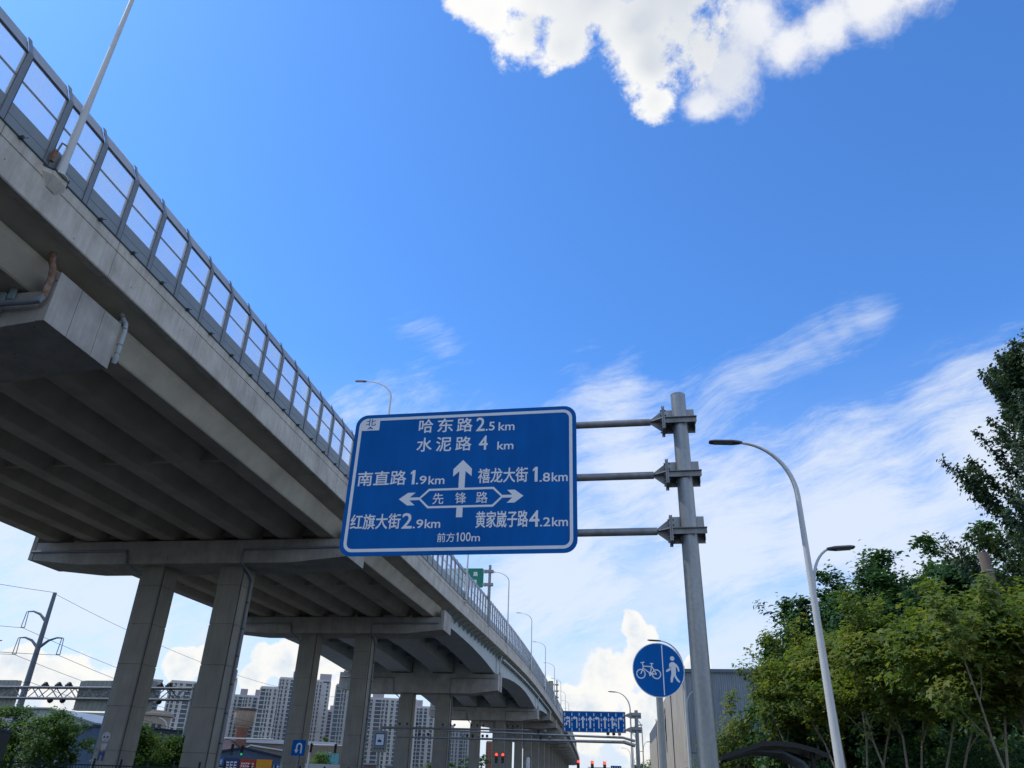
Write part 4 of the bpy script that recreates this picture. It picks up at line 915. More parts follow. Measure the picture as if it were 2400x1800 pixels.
M['tglass'] = mat('tower_glazing', (.08, .12, .14), .3, var=.35, vscale=.25)
M['tgrey'] = mat('tower_wall_grey', (.42, .41, .39), .8, var=.06, vscale=.05)
M['torange'] = mat('tower_orange', (.42, .15, .09), .8)
def facade(t, o, ux, w, h, m, wins, depth=8., name='wall'):
    """wall slab facing the viewer; wins = list of (x0,z0,x1,z1) recessed windows, each its own part"""
    uy = Vector((-ux[1], ux[0], 0)); ux = Vector(ux); mb = MB()
    mb.obox(Vector(o)+ux*w/2+uy*(depth/2)+UZ*h/2, ux, uy, UZ, w/2, depth/2, h/2); wl = part(name, mb, m, t)
    for (x0, z0, x1, z1) in wins:
        mb = MB(); c = Vector(o)+ux*(x0+x1)/2+UZ*(z0+z1)/2
        for dx, dz, a, b in ((-(x1-x0)/2, 0, .05, (z1-z0)/2), ((x1-x0)/2, 0, .05, (z1-z0)/2), (0, -(z1-z0)/2, (x1-x0)/2+.05, .05), (0, (z1-z0)/2, (x1-x0)/2+.05, .05), (0, 0, .025, (z1-z0)/2)): mb.obox(c+ux*dx+UZ*dz-uy*.04, ux, uy, UZ, a, .05, b)
        f = part('window', mb, M['white'], t); mb = MB(); mb.obox(c-uy*.012, ux, uy, UZ, (x1-x0)/2, .01, (z1-z0)/2); part('pane', mb, M['win'], f)
    return wl
def facing(az): a = R_(az); return Vector((math.cos(a), -math.sin(a), 0))
# white gabled shed
o = Vector(pol(-34, 118)); ux = (Vector(pol(-26.2, 108))-o).normalized(); w = (Vector(pol(-26.2, 108))-o).length
t = thing('shed', o, 'long pale shed with low gable roof behind the trees at lower left', 'shed')
facade(t, o, ux, w, 4.9, M['shedw'], [(3+k*1.25, 3.1, 3.9+k*1.25, 4.4) for k in range(11)], 14)
mb = MB(); uy = Vector((-ux.y, ux.x, 0)); xk = w*.70
mb.sweep([[o+ux*x+UZ*z+uy*d for x, z in ((0, 4.9), (w, 4.9), (w, 6.35), (xk, 7.7), (0, 7.55))] for d in (0, 14)]); part('gable_wall', mb, M['shedw'], t)
mb = MB(); mb.sweep([[o+ux*x+UZ*z+uy*d for x, z in ((-.4, 7.56), (xk, 7.71), (w+.5, 6.25), (w+.5, 6.43), (xk, 7.9), (-.4, 7.74))] for d in (-.4, 14)]); part('roof', mb, M['corr'], t)
mb = MB(); mb.sweep([[o+ux*x+UZ*z+uy*d for x, z in ((w-7, 5.25), (w-.5, 5.25), (w-.5, 5.85), (w-7, 6.05))] for d in (-.04, 0)]); part('clerestory', mb, M['win'], t)
# blue clad building
o = Vector(pol(-27.6, 96)); e = Vector(pol(-22.75, 90)); ux = (e-o).normalized(); w = (e-o).length; uy = Vector((-ux.y, ux.x, 0))
t = thing('blue_building', o, 'low blue metal clad building seen between and left of the nearest columns', 'building')
facade(t, o, ux, w, 5.35, M['bluew'], [(w-3.2, 2.3, w-2.2, 3.7), (w-2.0, 2.3, w-1.0, 3.7)], 9)
mb = MB(); mb.obox(o+ux*w/2+uy*4+UZ*5.42, ux, uy, UZ, w/2+.25, 4.3, .07); part('roof', mb, M['blued'], t)
e2 = Vector(pol(-20.9, 97)); mb = MB(); u2 = (e2-e).normalized(); l2 = (e2-e).length; n2 = Vector((-u2.y, u2.x, 0))
mb.sweep([[e+u2*x+UZ*z+n2*d for x, z in ((.05, 0), (l2, 0), (l2, 4.8), (.05, 5.34))] for d in (0, 6)]); part('side_wing', mb, M['bluew'], t)
mb = MB(); mb.sweep([[e+u2*x+UZ*z+n2*d for x, z in ((-.1, 5.36), (l2+.3, 4.8), (l2+.3, 4.95), (-.1, 5.5))] for d in (-.25, 6)]); part('wing_roof', mb, M['blued'], t)
# tan office block with rounded end
o = Vector(pol(-23.6, 170)); t = thing('office_building', o, 'tan stone office with rounded end and tall dark windows left of the second column', 'building')
mb = MB(); R0 = 4.6; c = Vector(pol(-23.3, 173)); mb.lathe(c, [(R0, 0), (R0, 11.0), (R0+.5, 11.05), (R0+.5, 11.5), (R0-.3, 11.6), (R0-.3, 12.0), (.01, 12.05)], 28); part('wall', mb, M['tan'], t)
mb = MB(); mb.box((c.x-13, c.y+5, 5.7), (26, 9, 11.4)); part('wing', mb, M['tan'], t)
for k in range(9):
    a = R_(-150+k*15); d = Vector((math.cos(a), math.sin(a), 0)); s = d.cross(UZ)
    for z0, z1 in ((2.3, 5.2), (6., 9.6)):
        mb = MB(); mb.obox(c+d*(R0+.0)+UZ*(z0+z1)/2, s, d, UZ, .33, .08, (z1-z0)/2); part('window', mb, M['win'], t)
# dark green box body at the far left
p = Vector(pol(-32.2, 44)); t = thing('green_container', p, 'dark green metal container cropped by the left picture edge', 'container')
mb = MB(); ux = facing(-20); uy = Vector((-ux.y, ux.x, 0)); mb.obox(p+UZ*1.55, ux, uy, UZ, 1.0, 2.4, 1.42); part('body', mb, M['fence'], t, bevel=.03)
mb = MB(); mb.obox(p+UZ*3.0, ux, uy, UZ, 1.04, 2.45, .05); part('lid', mb, M['blued'], t)
mb = MB(); mb.obox(p+UZ*2.0-uy*2.42+ux*.5, ux, uy, UZ, .16, .01, .25); part('plate', mb, M['signw'], t)

# water tower
p = Vector(pol(-17.3, 190)); t = thing('water_tower', p, 'round brick water tower with tan tank before the apartment blocks', 'water tower')
mb = MB(); mb.lathe(p, [(r_*.77, z_*.77) for r_, z_ in [(2.1, 0), (1.95, 6), (1.75, 6.05), (1.7, 13.2), (1.85, 13.6), (1.85, 14.0)]], 24); part('shaft', mb, M['brick'], t, True)
mb = MB(); mb.lathe(p, [(r_*.77, z_*.77) for r_, z_ in [(1.85, 13.95), (2.15, 14.6), (2.75, 15.3), (2.8, 18.4), (3.05, 18.5), (3.05, 18.9), (.01, 19.4)]], 24); part('tank', mb, M['tank'], t, True)
mb = MB(); mb.lathe(p, [(r_*.77, z_*.77) for r_, z_ in [(2.82, 18.35), (3.1, 18.4), (3.1, 18.95), (2.8, 19.0)]], 24); part('cornice', mb, M['barkd'], t)
mb = MB(); mb.lathe(p, [(r_*.77, z_*.77) for r_, z_ in [(1.9, 8.9), (1.9, 9.1)]], 24); part('band', mb, M['tank'], t)

# shops with coloured signs
def prism_house(name, az0, az1, d, z0, zpk, label, wall, roof, pk=.5, depth=14, over=.3, cat='building'):
    o, e = Vector(pol(az0, d)), Vector(pol(az1, d)); ux = (e-o).normalized(); w = (e-o).length; uy = Vector((-ux.y, ux.x, 0)); t = thing(name, o, label, cat)
    mb = MB(); mb.sweep([[o+ux*x+UZ*z+uy*q for x, z in ((0, 0), (w, 0), (w, z0), (w*pk, zpk), (0, z0))] for q in (0, depth)]); part('wall', mb, M[wall], t)
    mb = MB(); mb.sweep([[o+ux*x+UZ*z+uy*q for x, z in ((-over, z0-.05), (w*pk, zpk+.02), (w+over, z0-.05), (w+over, z0+.15), (w*pk, zpk+.25), (-over, z0+.15))] for q in (-over, depth)]); part('roof', mb, M[roof], t)
    return t, o, ux, uy, w
t, so_, sx, sy, sw = prism_house('shop_building', -19.9, -13.9, 122, 3.65, 4.8, 'blue grey market building with a row of coloured shop signs', 'bluew', 'blued', .48)
def shop(x0, x1, z0, z1, m, label, txt=None, tm='signw', bars=0):
    o = so_+sx*x0+UZ*z0-sy*.3; t = thing('shop_sign', o, label, 'shop sign'); mb = MB(); mb.plate(o, sx, UZ, [(0, 0), (x1-x0, 0), (x1-x0, z1-z0), (0, z1-z0)], -.1, 0); part('board', mb, M[m], t)
    if txt: text_part('lettering', txt, o+sx*.15+UZ*(z1-z0)*.18, sx, UZ, (z1-z0)*.64, (x1-x0)-.3, M[tm], t, .02, .01)
    if bars:
        mb = MB(); r = random.Random(int(x0*10)); h = z1-z0; st = (x1-x0-.3)/bars
        for i in range(bars):
            x = .15+st*i
            mb.plate(o, sx, UZ, [(x+st*.1, h*.2), (x+st*.22, h*.2), (x+st*.22, h*.75), (x+st*.1, h*.75)], .005, .02)
            for k in range(3): zz = h*(.22+.2*k+.05*r.random()); mb.plate(o, sx, UZ, [(x+st*.1, zz), (x+st*.8, zz), (x+st*.8, zz+h*.08), (x+st*.1, zz+h*.08)], .006, .021+.001*k)
        part('lettering', mb, M[tm], t)
    return t
shop(2.4, 3.9, 2.55, 3.6, 'shopblue', 'bright blue shop sign with white lettering, leftmost of the row', bars=4)
shop(2.4, 3.9, 1.9, 2.4, 'yellow', 'narrow yellow shop board below the leftmost blue sign')
shop(4.1, 5.9, 1.9, 3.6, 'shopdark', 'navy shop sign with small pale letters', bars=3)
shop(6.05, 8.1, 1.85, 3.5, 'redb', 'red shop sign with white lettering in the middle of the row', bars=6)
shop(8.2, 10.3, 1.95, 3.55, 'orange', 'orange shop sign with yellow characters', '黑白铁艺', 'yellow')
shop(10.4, 11.5, 1.9, 3.1, 'shopblue', 'small blue shop sign at the right end of the row', '汽车')
prism_house('pink_house', -19.3, -16.9, 175, 5.6, 7.9, 'pinkish gabled house above the shop roofs', 'pink', 'roofd', .55)
t, o, ux, uy, w = prism_house('white_shed', -17.1, -13.6, 150, 5.2, 6.0, 'low shed with pale roof sheets right of the water tower', 'tan2', 'white', .15)
t = thing('long_roof', pol(-20, 205), 'long white roof band behind the shops', 'building'); o = Vector(pol(-20, 205)); ux = facing(-16); mb = MB(); mb.obox(o+ux*15+UZ*4.2, ux, Vector((-ux.y, ux.x, 0)), UZ, 16, 5, 4.2); part('wall', mb, M['tan2'], t); mb = MB(); mb.obox(o+ux*15+UZ*8.6, ux, Vector((-ux.y, ux.x, 0)), UZ, 16.4, 5.4, .42); part('roof', mb, M['white'], t)
o = Vector(pol(-12.55, 150)); t = thing('brown_house', o, 'brown flat roofed house with four small windows right of the U turn sign', 'building')
facade(t, o, facing(-12), 5.6, 6.6, M['tan2'], [(.8, 4.3, 1.7, 5.5), (2.2, 4.3, 3.1, 5.5), (.8, 1.9, 1.7, 3.1), (2.2, 1.9, 3.1, 3.1)], 8)
o = Vector(pol(-13.1, 112)); t = thing('red_kiosk', o, 'low kiosk with white roof and red fascia between the second pier columns', 'building')
ux = facing(-12); uy = Vector((-ux.y, ux.x, 0)); mb = MB(); mb.obox(o+ux*3.2+UZ*1.2, ux, uy, UZ, 3.2, 3, 1.2); part('wall', mb, M['redb'], t); mb = MB(); mb.obox(o+ux*3.2+UZ*2.75, ux, uy, UZ, 3.5, 3.2, .33); part('roof', mb, M['white'], t)
mb = MB(); mb.obox(o+ux*4.4-uy*3.03+UZ*1.8, ux, uy, UZ, .9, .03, .5); part('board', mb, M['shopdark'], t)
o = Vector(pol(-11.35, 140)); t = thing('billboard', o, 'cyan billboard left of the second pier right column', 'billboard')
mb = MB(); mb.obox(o+UZ*4.35, facing(-11), facing(-11).cross(UZ), UZ, 1.3, .08, .75); part('board', mb, M['cyan'], t); mb = MB(); mb.tube([o, o+UZ*3.6], .08, 6); part('post', mb, M['galvd'], t)
for i, (az, d, w, h, m_, lb) in enumerate([(-8.95, 118, 3.4, 3.3, 'pink', 'low pale pink stall below the camera board'), (-6.9, 118, 3.2, 3.2, 'shedw', 'low whitish stall left of the third pier column'), (-3.6, 118, 3.0, 2.9, 'shedw', 'small pale hut right of the third pier columns'), (-3.0, 150, 4, 2.9, 'pink', 'small pinkish hut beside the third pier right column')]):
    o = Vector(pol(az, d)); t = thing('stall', o, lb, 'stall'); ux = facing(az); uy = Vector((-ux.y, ux.x, 0))
    mb = MB(); mb.obox(o+UZ*h/2, ux, uy, UZ, w/2, 1.5, h/2); part('wall', mb, M[m_], t); mb = MB(); mb.obox(o+UZ*(h+.1), ux, uy, UZ, w/2+.2, 1.8, .1); part('roof', mb, M['white'], t)
    mb = MB()
    for k in range(4): mb.obox(o-uy*1.52+ux*(-w/2+.5+k*w/4.6)+UZ*(h-.7), ux, uy, UZ, w/14, .02, .3)
    part('window', mb, M['win'], t)
# white signal beam with hanging signals left of the second pier
o = Vector(pol(-19.6, 92)); e = Vector(pol(-15.2, 90)); t = thing('signal_beam', o, 'white horizontal signal beam with three hanging lights before the shops', 'gantry')
mb = MB(); mb.tube([o, o+UZ*5.1], .13, 8); part('post', mb, M['lampw'], t); mb = MB(); mb.tube([o+UZ*4.85, e+UZ*4.9], .075, 8); part('beam', mb, M['lampw'], t)
mb = MB(); q = (e-o); mb.tube([o+UZ*3.9, o+q*.15+UZ*4.25, o+q*.35+UZ*4.65, o+q*.5+UZ*4.85], .045, 6); part('brace', mb, M['lampw'], t)
for k, (fx, g) in enumerate(((.26, 0), (.44, 0), (.58, 1))):
    p = o+q*fx; mb = MB(); mb.obox(p+UZ*(3.95-.1*k), facing(-17), facing(-17).cross(UZ), UZ, .14, .16, .5); s_ = part('signal_head', mb, M['black'], t)
    mb = MB(); mb.obox(p+UZ*(3.63-.1*k)+facing(-17).cross(UZ)*.17, facing(-17), facing(-17).cross(UZ), UZ, .1, .01, .1); part('lens', mb, M['greenl' if g else 'joint'], s_)
o = Vector(pol(-12.75, 96)); e = Vector(pol(-10.7, 95)); t = thing('signal_beam', o, 'pale short signal beam with dark signal heads between the second pier columns', 'gantry')
mb = MB(); mb.tube([o, o+UZ*5.1], .12, 8); part('post', mb, M['lampw'], t); mb = MB(); mb.tube([o+UZ*4.75, e+UZ*4.75], .075, 8); part('beam', mb, M['lampw'], t)
for fx in (.02, .8):
    mb = MB(); mb.obox(o+(e-o)*fx+UZ*4.45, facing(-12), facing(-12).cross(UZ), UZ, .13, .14, .45); part('signal_head', mb, M['black'], t)
for az, h in ((1.95, 3.2), (3.25, 2.3)):
    p = Vector(pol(az, 62)); mb = MB(); mb.lathe(p, [(.14, 0), (.14, h), (.10, h+.1), (.001, h+.12)], 12); tag(part('white_bollard', mb, M['lampw'], None, True), 'white upright marker pillar, the '+('taller' if h > 3 else 'shorter')+' of two in front of far piers', 'marker post')

# ------------------------------------------------------------------ apartment towers
def tower(az0, az1, d, el, label, bays=4, fl=2.95, wall='twall', side=0, pent=(), style=0, turn=0.):
    o, e = Vector(pol(az0, d)), Vector(pol(az1, d)); ux = (e-o).normalized(); w = (e-o).length
    if turn: ux = Matrix.Rotation(R_(turn), 3, 'Z') @ ux
    uy = Vector((-ux.y, ux.x, 0)); h = 1.5+el*d
    t = thing('apartment_tower', o, label, 'apartment tower'); nf = int(h/fl); fl = h/nf; ww = w-side; dp = 16.
    mb = MB(); mb.obox(o+ux*ww/2+uy*(dp/2+.6)+UZ*h/2, ux, uy, UZ, ww/2-.3, dp/2, h/2-.1); part('glazing', mb, M['tglass'], t)
    mb = MB(); bw = ww/bays; r = random.Random(int(az0*100))
    for i in range(bays+1): mb.obox(o+ux*min(max(i*bw, .3), ww-.3)+UZ*h/2+uy*.3, ux, uy, UZ, .34 if i % 2 else .5, .55, h/2)
    for f in range(nf+1): mb.obox(o+ux*ww/2+UZ*min(f*fl+.28, h-.25)+uy*.45, ux, uy, UZ, ww/2-.05, .42, .30 if f < nf else .5)
    for i in range(bays):
        st = (style+i) % 3
        if st == 0: continue
        for f in range(nf):
            if st == 1: mb.obox(o+ux*(i+.5)*bw+UZ*(f+.55)*fl+uy*.5, ux, uy, UZ, bw*.09, .3, fl*.5)
            else:
                for s in (.2, .8): mb.obox(o+ux*(i+s)*bw+UZ*(f+.55)*fl+uy*.45, ux, uy, UZ, bw*.12, .3, fl*.5)
            if r.random() < .55: mb.obox(o+ux*(i+.3+.4*r.random())*bw+UZ*(f+.35)*fl+uy*.0, ux, uy, UZ, .55, .3, .38)
    tag(part('facade_grid', mb, M[wall], t), kind='stuff')
    if side:
        mb = MB(); mb.obox(o+ux*(ww+side/2)+uy*(dp/2)+UZ*(h/2-.5), ux, uy, UZ, side/2-.03, dp/2-.5, h/2-.5); part('side_wall', mb, M['twall'], t)
        mb = MB()
        for f in range(nf): mb.obox(o+ux*(ww+side*.62)+UZ*(f+.5)*fl+uy*.45, ux, uy, UZ, side*.11, .1, fl*.3)
        tag(part('side_windows', mb, M['tglass'], t), kind='stuff')
    mb = MB(); mb.obox(o+ux*w/2+uy*dp/2+UZ*(h+.6), ux, uy, UZ, w/2-.4, dp/2-.4, .62); part('roof_parapet', mb, M[wall], t)
    for x0, x1, ph in pent:
        mb = MB(); mb.obox(o+ux*w*(x0+x1)/2+uy*4+UZ*(h+1.2+ph/2), ux, uy, UZ, w*(x1-x0)/2, 3., ph/2); part('penthouse', mb, M['tpink'], t)
    return t
tower(-24.6, -22.75, 700, .0865, 'pinkish apartment tower with roof box seen just right of the nearest column', 4, pent=((.55, 1., 4),), wall='tgrey')
tower(-22.3, -19.5, 640, .0925, 'grey blue apartment tower partly behind the second column', 6, style=1)
tower(-20.0, -18.15, 720, .1, 'slender apartment tower with blank white side wall and roof box', 3, side=8, pent=((.45, .95, 6),))
tower(-18.2, -16.35, 760, .082, 'wide apartment block behind the water tower with two roof boxes', 6, pent=((.2, .45, 5), (.72, .95, 5)), style=2)
tower(-16.6, -15.4, 650, .0925, 'apartment tower with dark continuous balconies right of the water tower', 3, style=0)
tower(-15.45, -14.0, 700, .104, 'tall stepped apartment tower left of the second pier column', 4, pent=((.6, .95, 5),), style=1)
tower(-13.6, -11.95, 720, .1035, 'apartment tower with pale right side wall between the second pier columns', 4, side=7, pent=((.5, .98, 5),), style=2)
tower(-12.5, -11.35, 820, .071, 'shorter pinkish apartment tower in the gap between the second pier columns', 4, wall='tpink', pent=((.6, .9, 4),), style=1)
tower(-11.6, -10.0, 650, .1, 'grey apartment tower left of the second pier right column', 4, wall='tgrey', style=0)
tower(-9.8, -5.9, 690, .087, 'broad white gridded apartment block behind the camera board', 8, style=1, pent=((.0, .12, 4), (.2, .4, 4)))
tower(-6.3, -4.55, 740, .0795, 'apartment tower with dark bands seen between the third pier columns', 3, style=0, pent=((.05, .45, 5), (.75, 1., 5)))
tower(-4.1, -1.9, 800, .0565, 'grey apartment block right of the third pier columns', 7, wall='tgrey', style=2, pent=((.1, .2, 3), (.3, .4, 3)))
tower(-.95, .0, 900, .044, 'distant orange and white apartment tower in the gap between far columns', 5, wall='torange', style=0)

# ------------------------------------------------------------------ grey corrugated hall on the right
BC = Vector((17.7, 77.6, 0)); bf = UR; bs = Vector((.139, .990, 0)).normalized(); BH = 11.9
t = thing('warehouse', BC, 'large grey corrugated hall with cream street wall behind the round sign', 'building')
mb = MB(); mb.sweep([[BC+bf*x+bs*y+UZ*z for x, y in ((.1, .12), (60, .12), (60, 95), (.1, 95))] for z in (0, BH-.25)]); part('core', mb, M['corrd'], t)
n = 75
for k in range(n):           # standing corrugations on the gable front, in liftable sheets
    mb = MB(); x0 = k*.8; prof = []
    for j in range(4): xx = x0+j*.2; prof += [(xx, 0), (xx+.07, -.05), (xx+.13, -.05), (xx+.195, 0)]
    secs = [[BC+bf*x-bs*(-.06-y)+UZ*z for x, y in prof] for z in (0.2, 4.55 if k else 4.55)]
    mb.sweep(secs, False, False); mb.sweep([[BC+bf*x-bs*(-.06-y)+UZ*z for x, y in prof] for z in (4.62, BH-.3)], False, False); part('cladding_sheet', mb, M['corr'], t)
mb = MB(); mb.obox(BC+bf*30+UZ*(BH-.1)-bs*.06, bf, bs, UZ, 30.1, .1, .16); part('eaves_trim', mb, M['corrd'], t)
for L0_, L1_, hh, m_ in ((0.0, 38, BH+.35, 'cream'), (38.2, 58, BH-.6, 'cream'), (58.2, 92, BH-2.6, 'cream')):
    for a in np.arange(L0_, L1_, 4.75):
        b = min(a+4.72, L1_); mb = MB(); mb.sweep([[BC+bs*y+bf*x+UZ*z for x, y in ((.09, a), (-.12, a), (-.12, b), (.09, b))] for z in (3.4 if a < 30 else .2, hh)]); part('wall_panel', mb, M[m_], t)
mb = MB(); mb.sweep([[BC+bs*y+bf*x+UZ*z for x, y in ((.08, 0), (-.10, 0), (-.10, 30), (.08, 30))] for z in (.0, 3.38)]); part('plinth_panel', mb, M['creamd'], t)
for y in (0, 19, 38.1, 58.1): mb = MB(); mb.obox(BC+bs*y-bf*.16+UZ*BH/2, bf, bs, UZ, .06, .12, BH/2-.2); part('downpipe', mb, M['creamd'], t)
# abstract dark emblem high on the street wall
mb = MB(); eo = BC+bs*33-bf*.14+UZ*7.2
for poly in ([(-.5, 0), (.1, -.2), (.3, .9), (-.2, 1.4)], [(.3, .2), (.9, .0), (1.1, 1.2), (.5, 1.8)], [(-.8, 1.3), (-.2, 1.5), (.2, 2.6), (-.5, 2.8)], [(.3, 1.9), (1.0, 1.5), (1.4, 2.8), (.6, 3.3)], [(-.3, 3.0), (.3, 2.9), (.1, 3.9)], [(.7, 3.5), (1.2, 3.3), (1.3, 4.0)], [(.3, -.1), (.7, -.3), (.6, -1.4), (.35, -1.2)]): mb.plate(eo, -bs, UZ, poly, .0, .05)
part('emblem', mb, M['black'], t)
mb = MB()
for i in range(9): mb.plate(BC+bs*(4+i*2.6)-bf*.13+UZ*2.45, -bs, UZ, [(-.9, 0), (.9, 0), (.9, .25), (.1, .25), (.1, .75), (-.2, .75), (-.2, .25), (-.9, .25)], .0, .08)
part('red_lettering', mb, M['redtext'], t)

# ------------------------------------------------------------------ bus shelter
P = Vector(pol(18.1, 25.0)); t = thing('bus_shelter', (P.x, P.y, 0), 'black canopy roof of a bus shelter at bottom right before the trees', 'bus shelter')
ux = facing(14); uy = Vector((-ux.y, ux.x, 0)); prof = [(-1.42, 2.36), (-.95, 2.50), (-.35, 2.70), (.0, 2.72), (.5, 2.69), (.95, 2.58), (1.32, 2.44)]
mb = MB(); secs = []
for q in (-1.6, 1.9): secs.append([P+ux*x+uy*q+UZ*z for x, z in prof]+[P+ux*x*.985+uy*q+UZ*(z-.035) for x, z in reversed(prof)])
mb.sweep(secs); part('roof_sheet', mb, M['shelter'], t)
for q in (-1.63, 1.93):
    secs = []; mb = MB()
    for i, (x, z) in enumerate(prof): hgt = .10; secs.append([P+ux*x+uy*(q-.03)+UZ*(z+.02), P+ux*x+uy*(q+.03)+UZ*(z+.02), P+ux*x+uy*(q+.03)+UZ*(z-hgt), P+ux*x+uy*(q-.03)+UZ*(z-hgt)])
    mb.sweep(secs); part('edge_beam', mb, M['shelter'], t)
for q in np.linspace(-1.2, 1.6, 5):
    mb = MB(); pts = [P+uy*q+ux*x+UZ*z for x, z in ((.95, 1.9), (.7, 2.25), (.2, 2.5), (-.5, 2.52), (-1.25, 2.34))]; mb.tube(pts, [.05, .045, .04, .03, .02], 6); part('rib', mb, M['corrd'], t)
for q in (-1.2, 1.6): mb = MB(); mb.tube([P+uy*q+ux*.95, P+uy*q+ux*.95+UZ*2.5], .07, 8); part('post', mb, M['shelter'], t)
mb = MB(); mb.obox(P+ux*-.25+uy*1.8+UZ*1.6, ux, uy, UZ, .45, .05, .45); part('advert_panel', mb, M['yellow'], t)

# ------------------------------------------------------------------ trees
def leaves_mesh(name, C, N_, size, m, kind='maple', seed=0):
    """C: leaf centres (n,3); N_: preferred facing (n,3)"""
    rg = np.random.default_rng(seed); n = len(C)
    nv = N_+rg.normal(0, .55, (n, 3)); nv /= np.linalg.norm(nv, axis=1)[:, None]
    a = rg.normal(0, 1, (n, 3)); a[:, 2] -= .8; a -= nv*np.sum(a*nv, axis=1)[:, None]; a /= np.linalg.norm(a, axis=1)[:, None]; b = np.cross(nv, a)
    s = size*rg.uniform(.65, 1.25, n)[:, None]
    if kind == 'maple':
        shp = []
        for ang, l in ((-58, .72), (0, 1.), (58, .72)):
            c_, s_ = math.cos(R_(ang)), math.sin(R_(ang)); q = [(0, 0, 0), (.45*l, .26*l, .05), (l, 0, -.10), (.45*l, -.26*l, .05)]
            shp.append([(x*c_-y*s_, x*s_+y*c_, z) for x, y, z in q])
        faces = [[0, 1, 2, 3], [0, 4, 5, 6], [0, 7, 8, 9]]; V = [shp[0][0]]+shp[0][1:]+shp[1][1:]+shp[2][1:]
    else:
        V = [(0, 0, 0), (.4, .34, .06), (1., 0, -.08), (.4, -.34, .06)]; faces = [[0, 1, 2, 3]]
    V = np.array(V); k = len(V)
    P_ = C[:, None, :]+s[:, None, :]*(V[None, :, 0:1]*a[:, None, :]+V[None, :, 1:2]*b[:, None, :]+V[None, :, 2:3]*nv[:, None, :])
    F_ = (np.arange(n)[:, None, None]*k+np.array(faces)[None]).reshape(-1)
    me = bpy.data.meshes.new(name); me.vertices.add(n*k); me.vertices.foreach_set('co', P_.reshape(-1).astype(np.float32))
    nf = n*len(faces); me.loops.add(nf*4); me.loops.foreach_set('vertex_index', F_.astype(np.int32)); me.polygons.add(nf)
    me.polygons.foreach_set('loop_start', np.arange(0, nf*4, 4, dtype=np.int32)); me.polygons.foreach_set('loop_total', np.full(nf, 4, dtype=np.int32))
    me.materials.append(m); me.update(); me.validate(); return me
def grow(rng, p, d, L, r, lvl, segs, tips, mb, up=.25, spread=.6, kids_=3, shrink=.62):
    pts = [p.copy()]; rad = [r]; nseg = 5; dd_ = d.copy()
    for i in range(nseg):
        dd_ = (dd_+Vector((rng.gauss(0, .10), rng.gauss(0, .10), rng.gauss(0, .06)+up*.12))).normalized(); pts.append(pts[-1]+dd_*(L/nseg)); rad.append(r*(1-.6*(i+1)/nseg))
    mb.tube(pts, rad, 7 if lvl == 0 else 5 if lvl == 1 else 4, False); segs.append((pts, lvl))
    if lvl >= 2: tips.append(pts); return
    for k in range(kids_):
        i = rng.choice([2, 3, 4, 5]) if lvl else [3, 4, 5, 5, 4, 3][k % 6]; a = rng.uniform(0, 6.283); perp = Vector((math.cos(a), math.sin(a), rng.uniform(-.1, .5)))
        grow(rng, pts[i], (dd_+perp*spread).normalized(), L*shrink*rng.uniform(.8, 1.15), rad[i]*.6, lvl+1, segs, tips, mb, up, spread, kids_, shrink)
def tree(name, base, H, R0, label, cat, seed, leaf, kind, size, nl, stems=1, stemm='bark', clear=.3, group=None, flare=.35, clump=.42, spires=0, stemlen=.47, shr=.62):
    rng = random.Random(seed); rg = np.random.default_rng(seed); B = Vector(base); t = thing(name, B, label, cat, group)
    mb = MB(); segs = []; tips = []
    for s in range(stems):
        a = 6.283*s/stems+rng.uniform(-.3, .3); lean = 0 if stems == 1 else flare*rng.uniform(.6, 1.2)
        d = Vector((math.cos(a)*lean, math.sin(a)*lean, 1)).normalized()
        grow(rng, B+Vector((math.cos(a), math.sin(a), 0))*(.0 if stems == 1 else .08), d, H*stemlen, .12*H/7 if stems == 1 else .052*H/7, 0, segs, tips, mb, .5, .62, 4, shr)
    part('trunk', mb, M[stemm], t, True)
    # foliage: clumps spread through an uneven crown envelope
    nc = int(nl/70); cs = []
    sps = [(0, 0, 1.)]+[(R0*.62*math.cos(6.283*k/max(spires, 1)+seed), R0*.62*math.sin(6.283*k/max(spires, 1)+seed), rng.uniform(.74, .95)) for k in range(spires)]
    while spires and len(cs) < nc:
        sx_, sy_, sh_ = rng.choice(sps); f = rng.random()**.75; z = clear+(sh_-clear)*f; rr = R0*.62*min(1, (1-f)*1.7+.05)*math.sqrt(rng.uniform(.15, 1)); th = rng.uniform(0, 6.283)
        cs.append((sx_+rr*math.cos(th), sy_+rr*math.sin(th), z*H))
    while len(cs) < nc:
        th = rng.uniform(0, 6.283); z = rng.uniform(clear, 1.0); f = (z-clear)/(1-clear)
        env = math.sin(min(1, f*1.25+.18)*math.pi*.5)*(1-f**3.0)**.6; lob = 1+.22*math.sin(3*th+seed)+.15*math.sin(5*th+2*f*6+seed)
        rr = R0*env*lob*math.sqrt(rng.uniform(.12, 1)); cs.append((rr*math.cos(th), rr*math.sin(th), z*H+rng.gauss(0, .1)))
    cs = np.array(cs); idx = rg.integers(0, nc, nl); sp = clump*rg.uniform(.5, 1.25, nc)[idx][:, None]
    C = cs[idx]+rg.normal(0, 1, (nl, 3))*sp*np.array([1, 1, .45 if stems == 5 else .55]); keep = C[:, 2] > clear*H*(.88 if stems == 5 else .6); C = C[keep]
    for pts, lvl in segs:                                    # leaves along the real twigs as well
        if lvl >= 1:
            for _ in range(int(nl*.0045)):
                q = rng.choice(pts[1:])-B; C = np.vstack([C, np.array(q)[None]+rg.normal(0, .16, (1, 3))])
    Nn = C-np.array([0, 0, H*.35]); Nn /= np.linalg.norm(Nn, axis=1)[:, None]+1e-6; Nn[:, 2] += .6
    me = leaves_mesh('crown', C+np.array(B), Nn, size, M[leaf], kind, seed); o = link('crown', me, t); return t
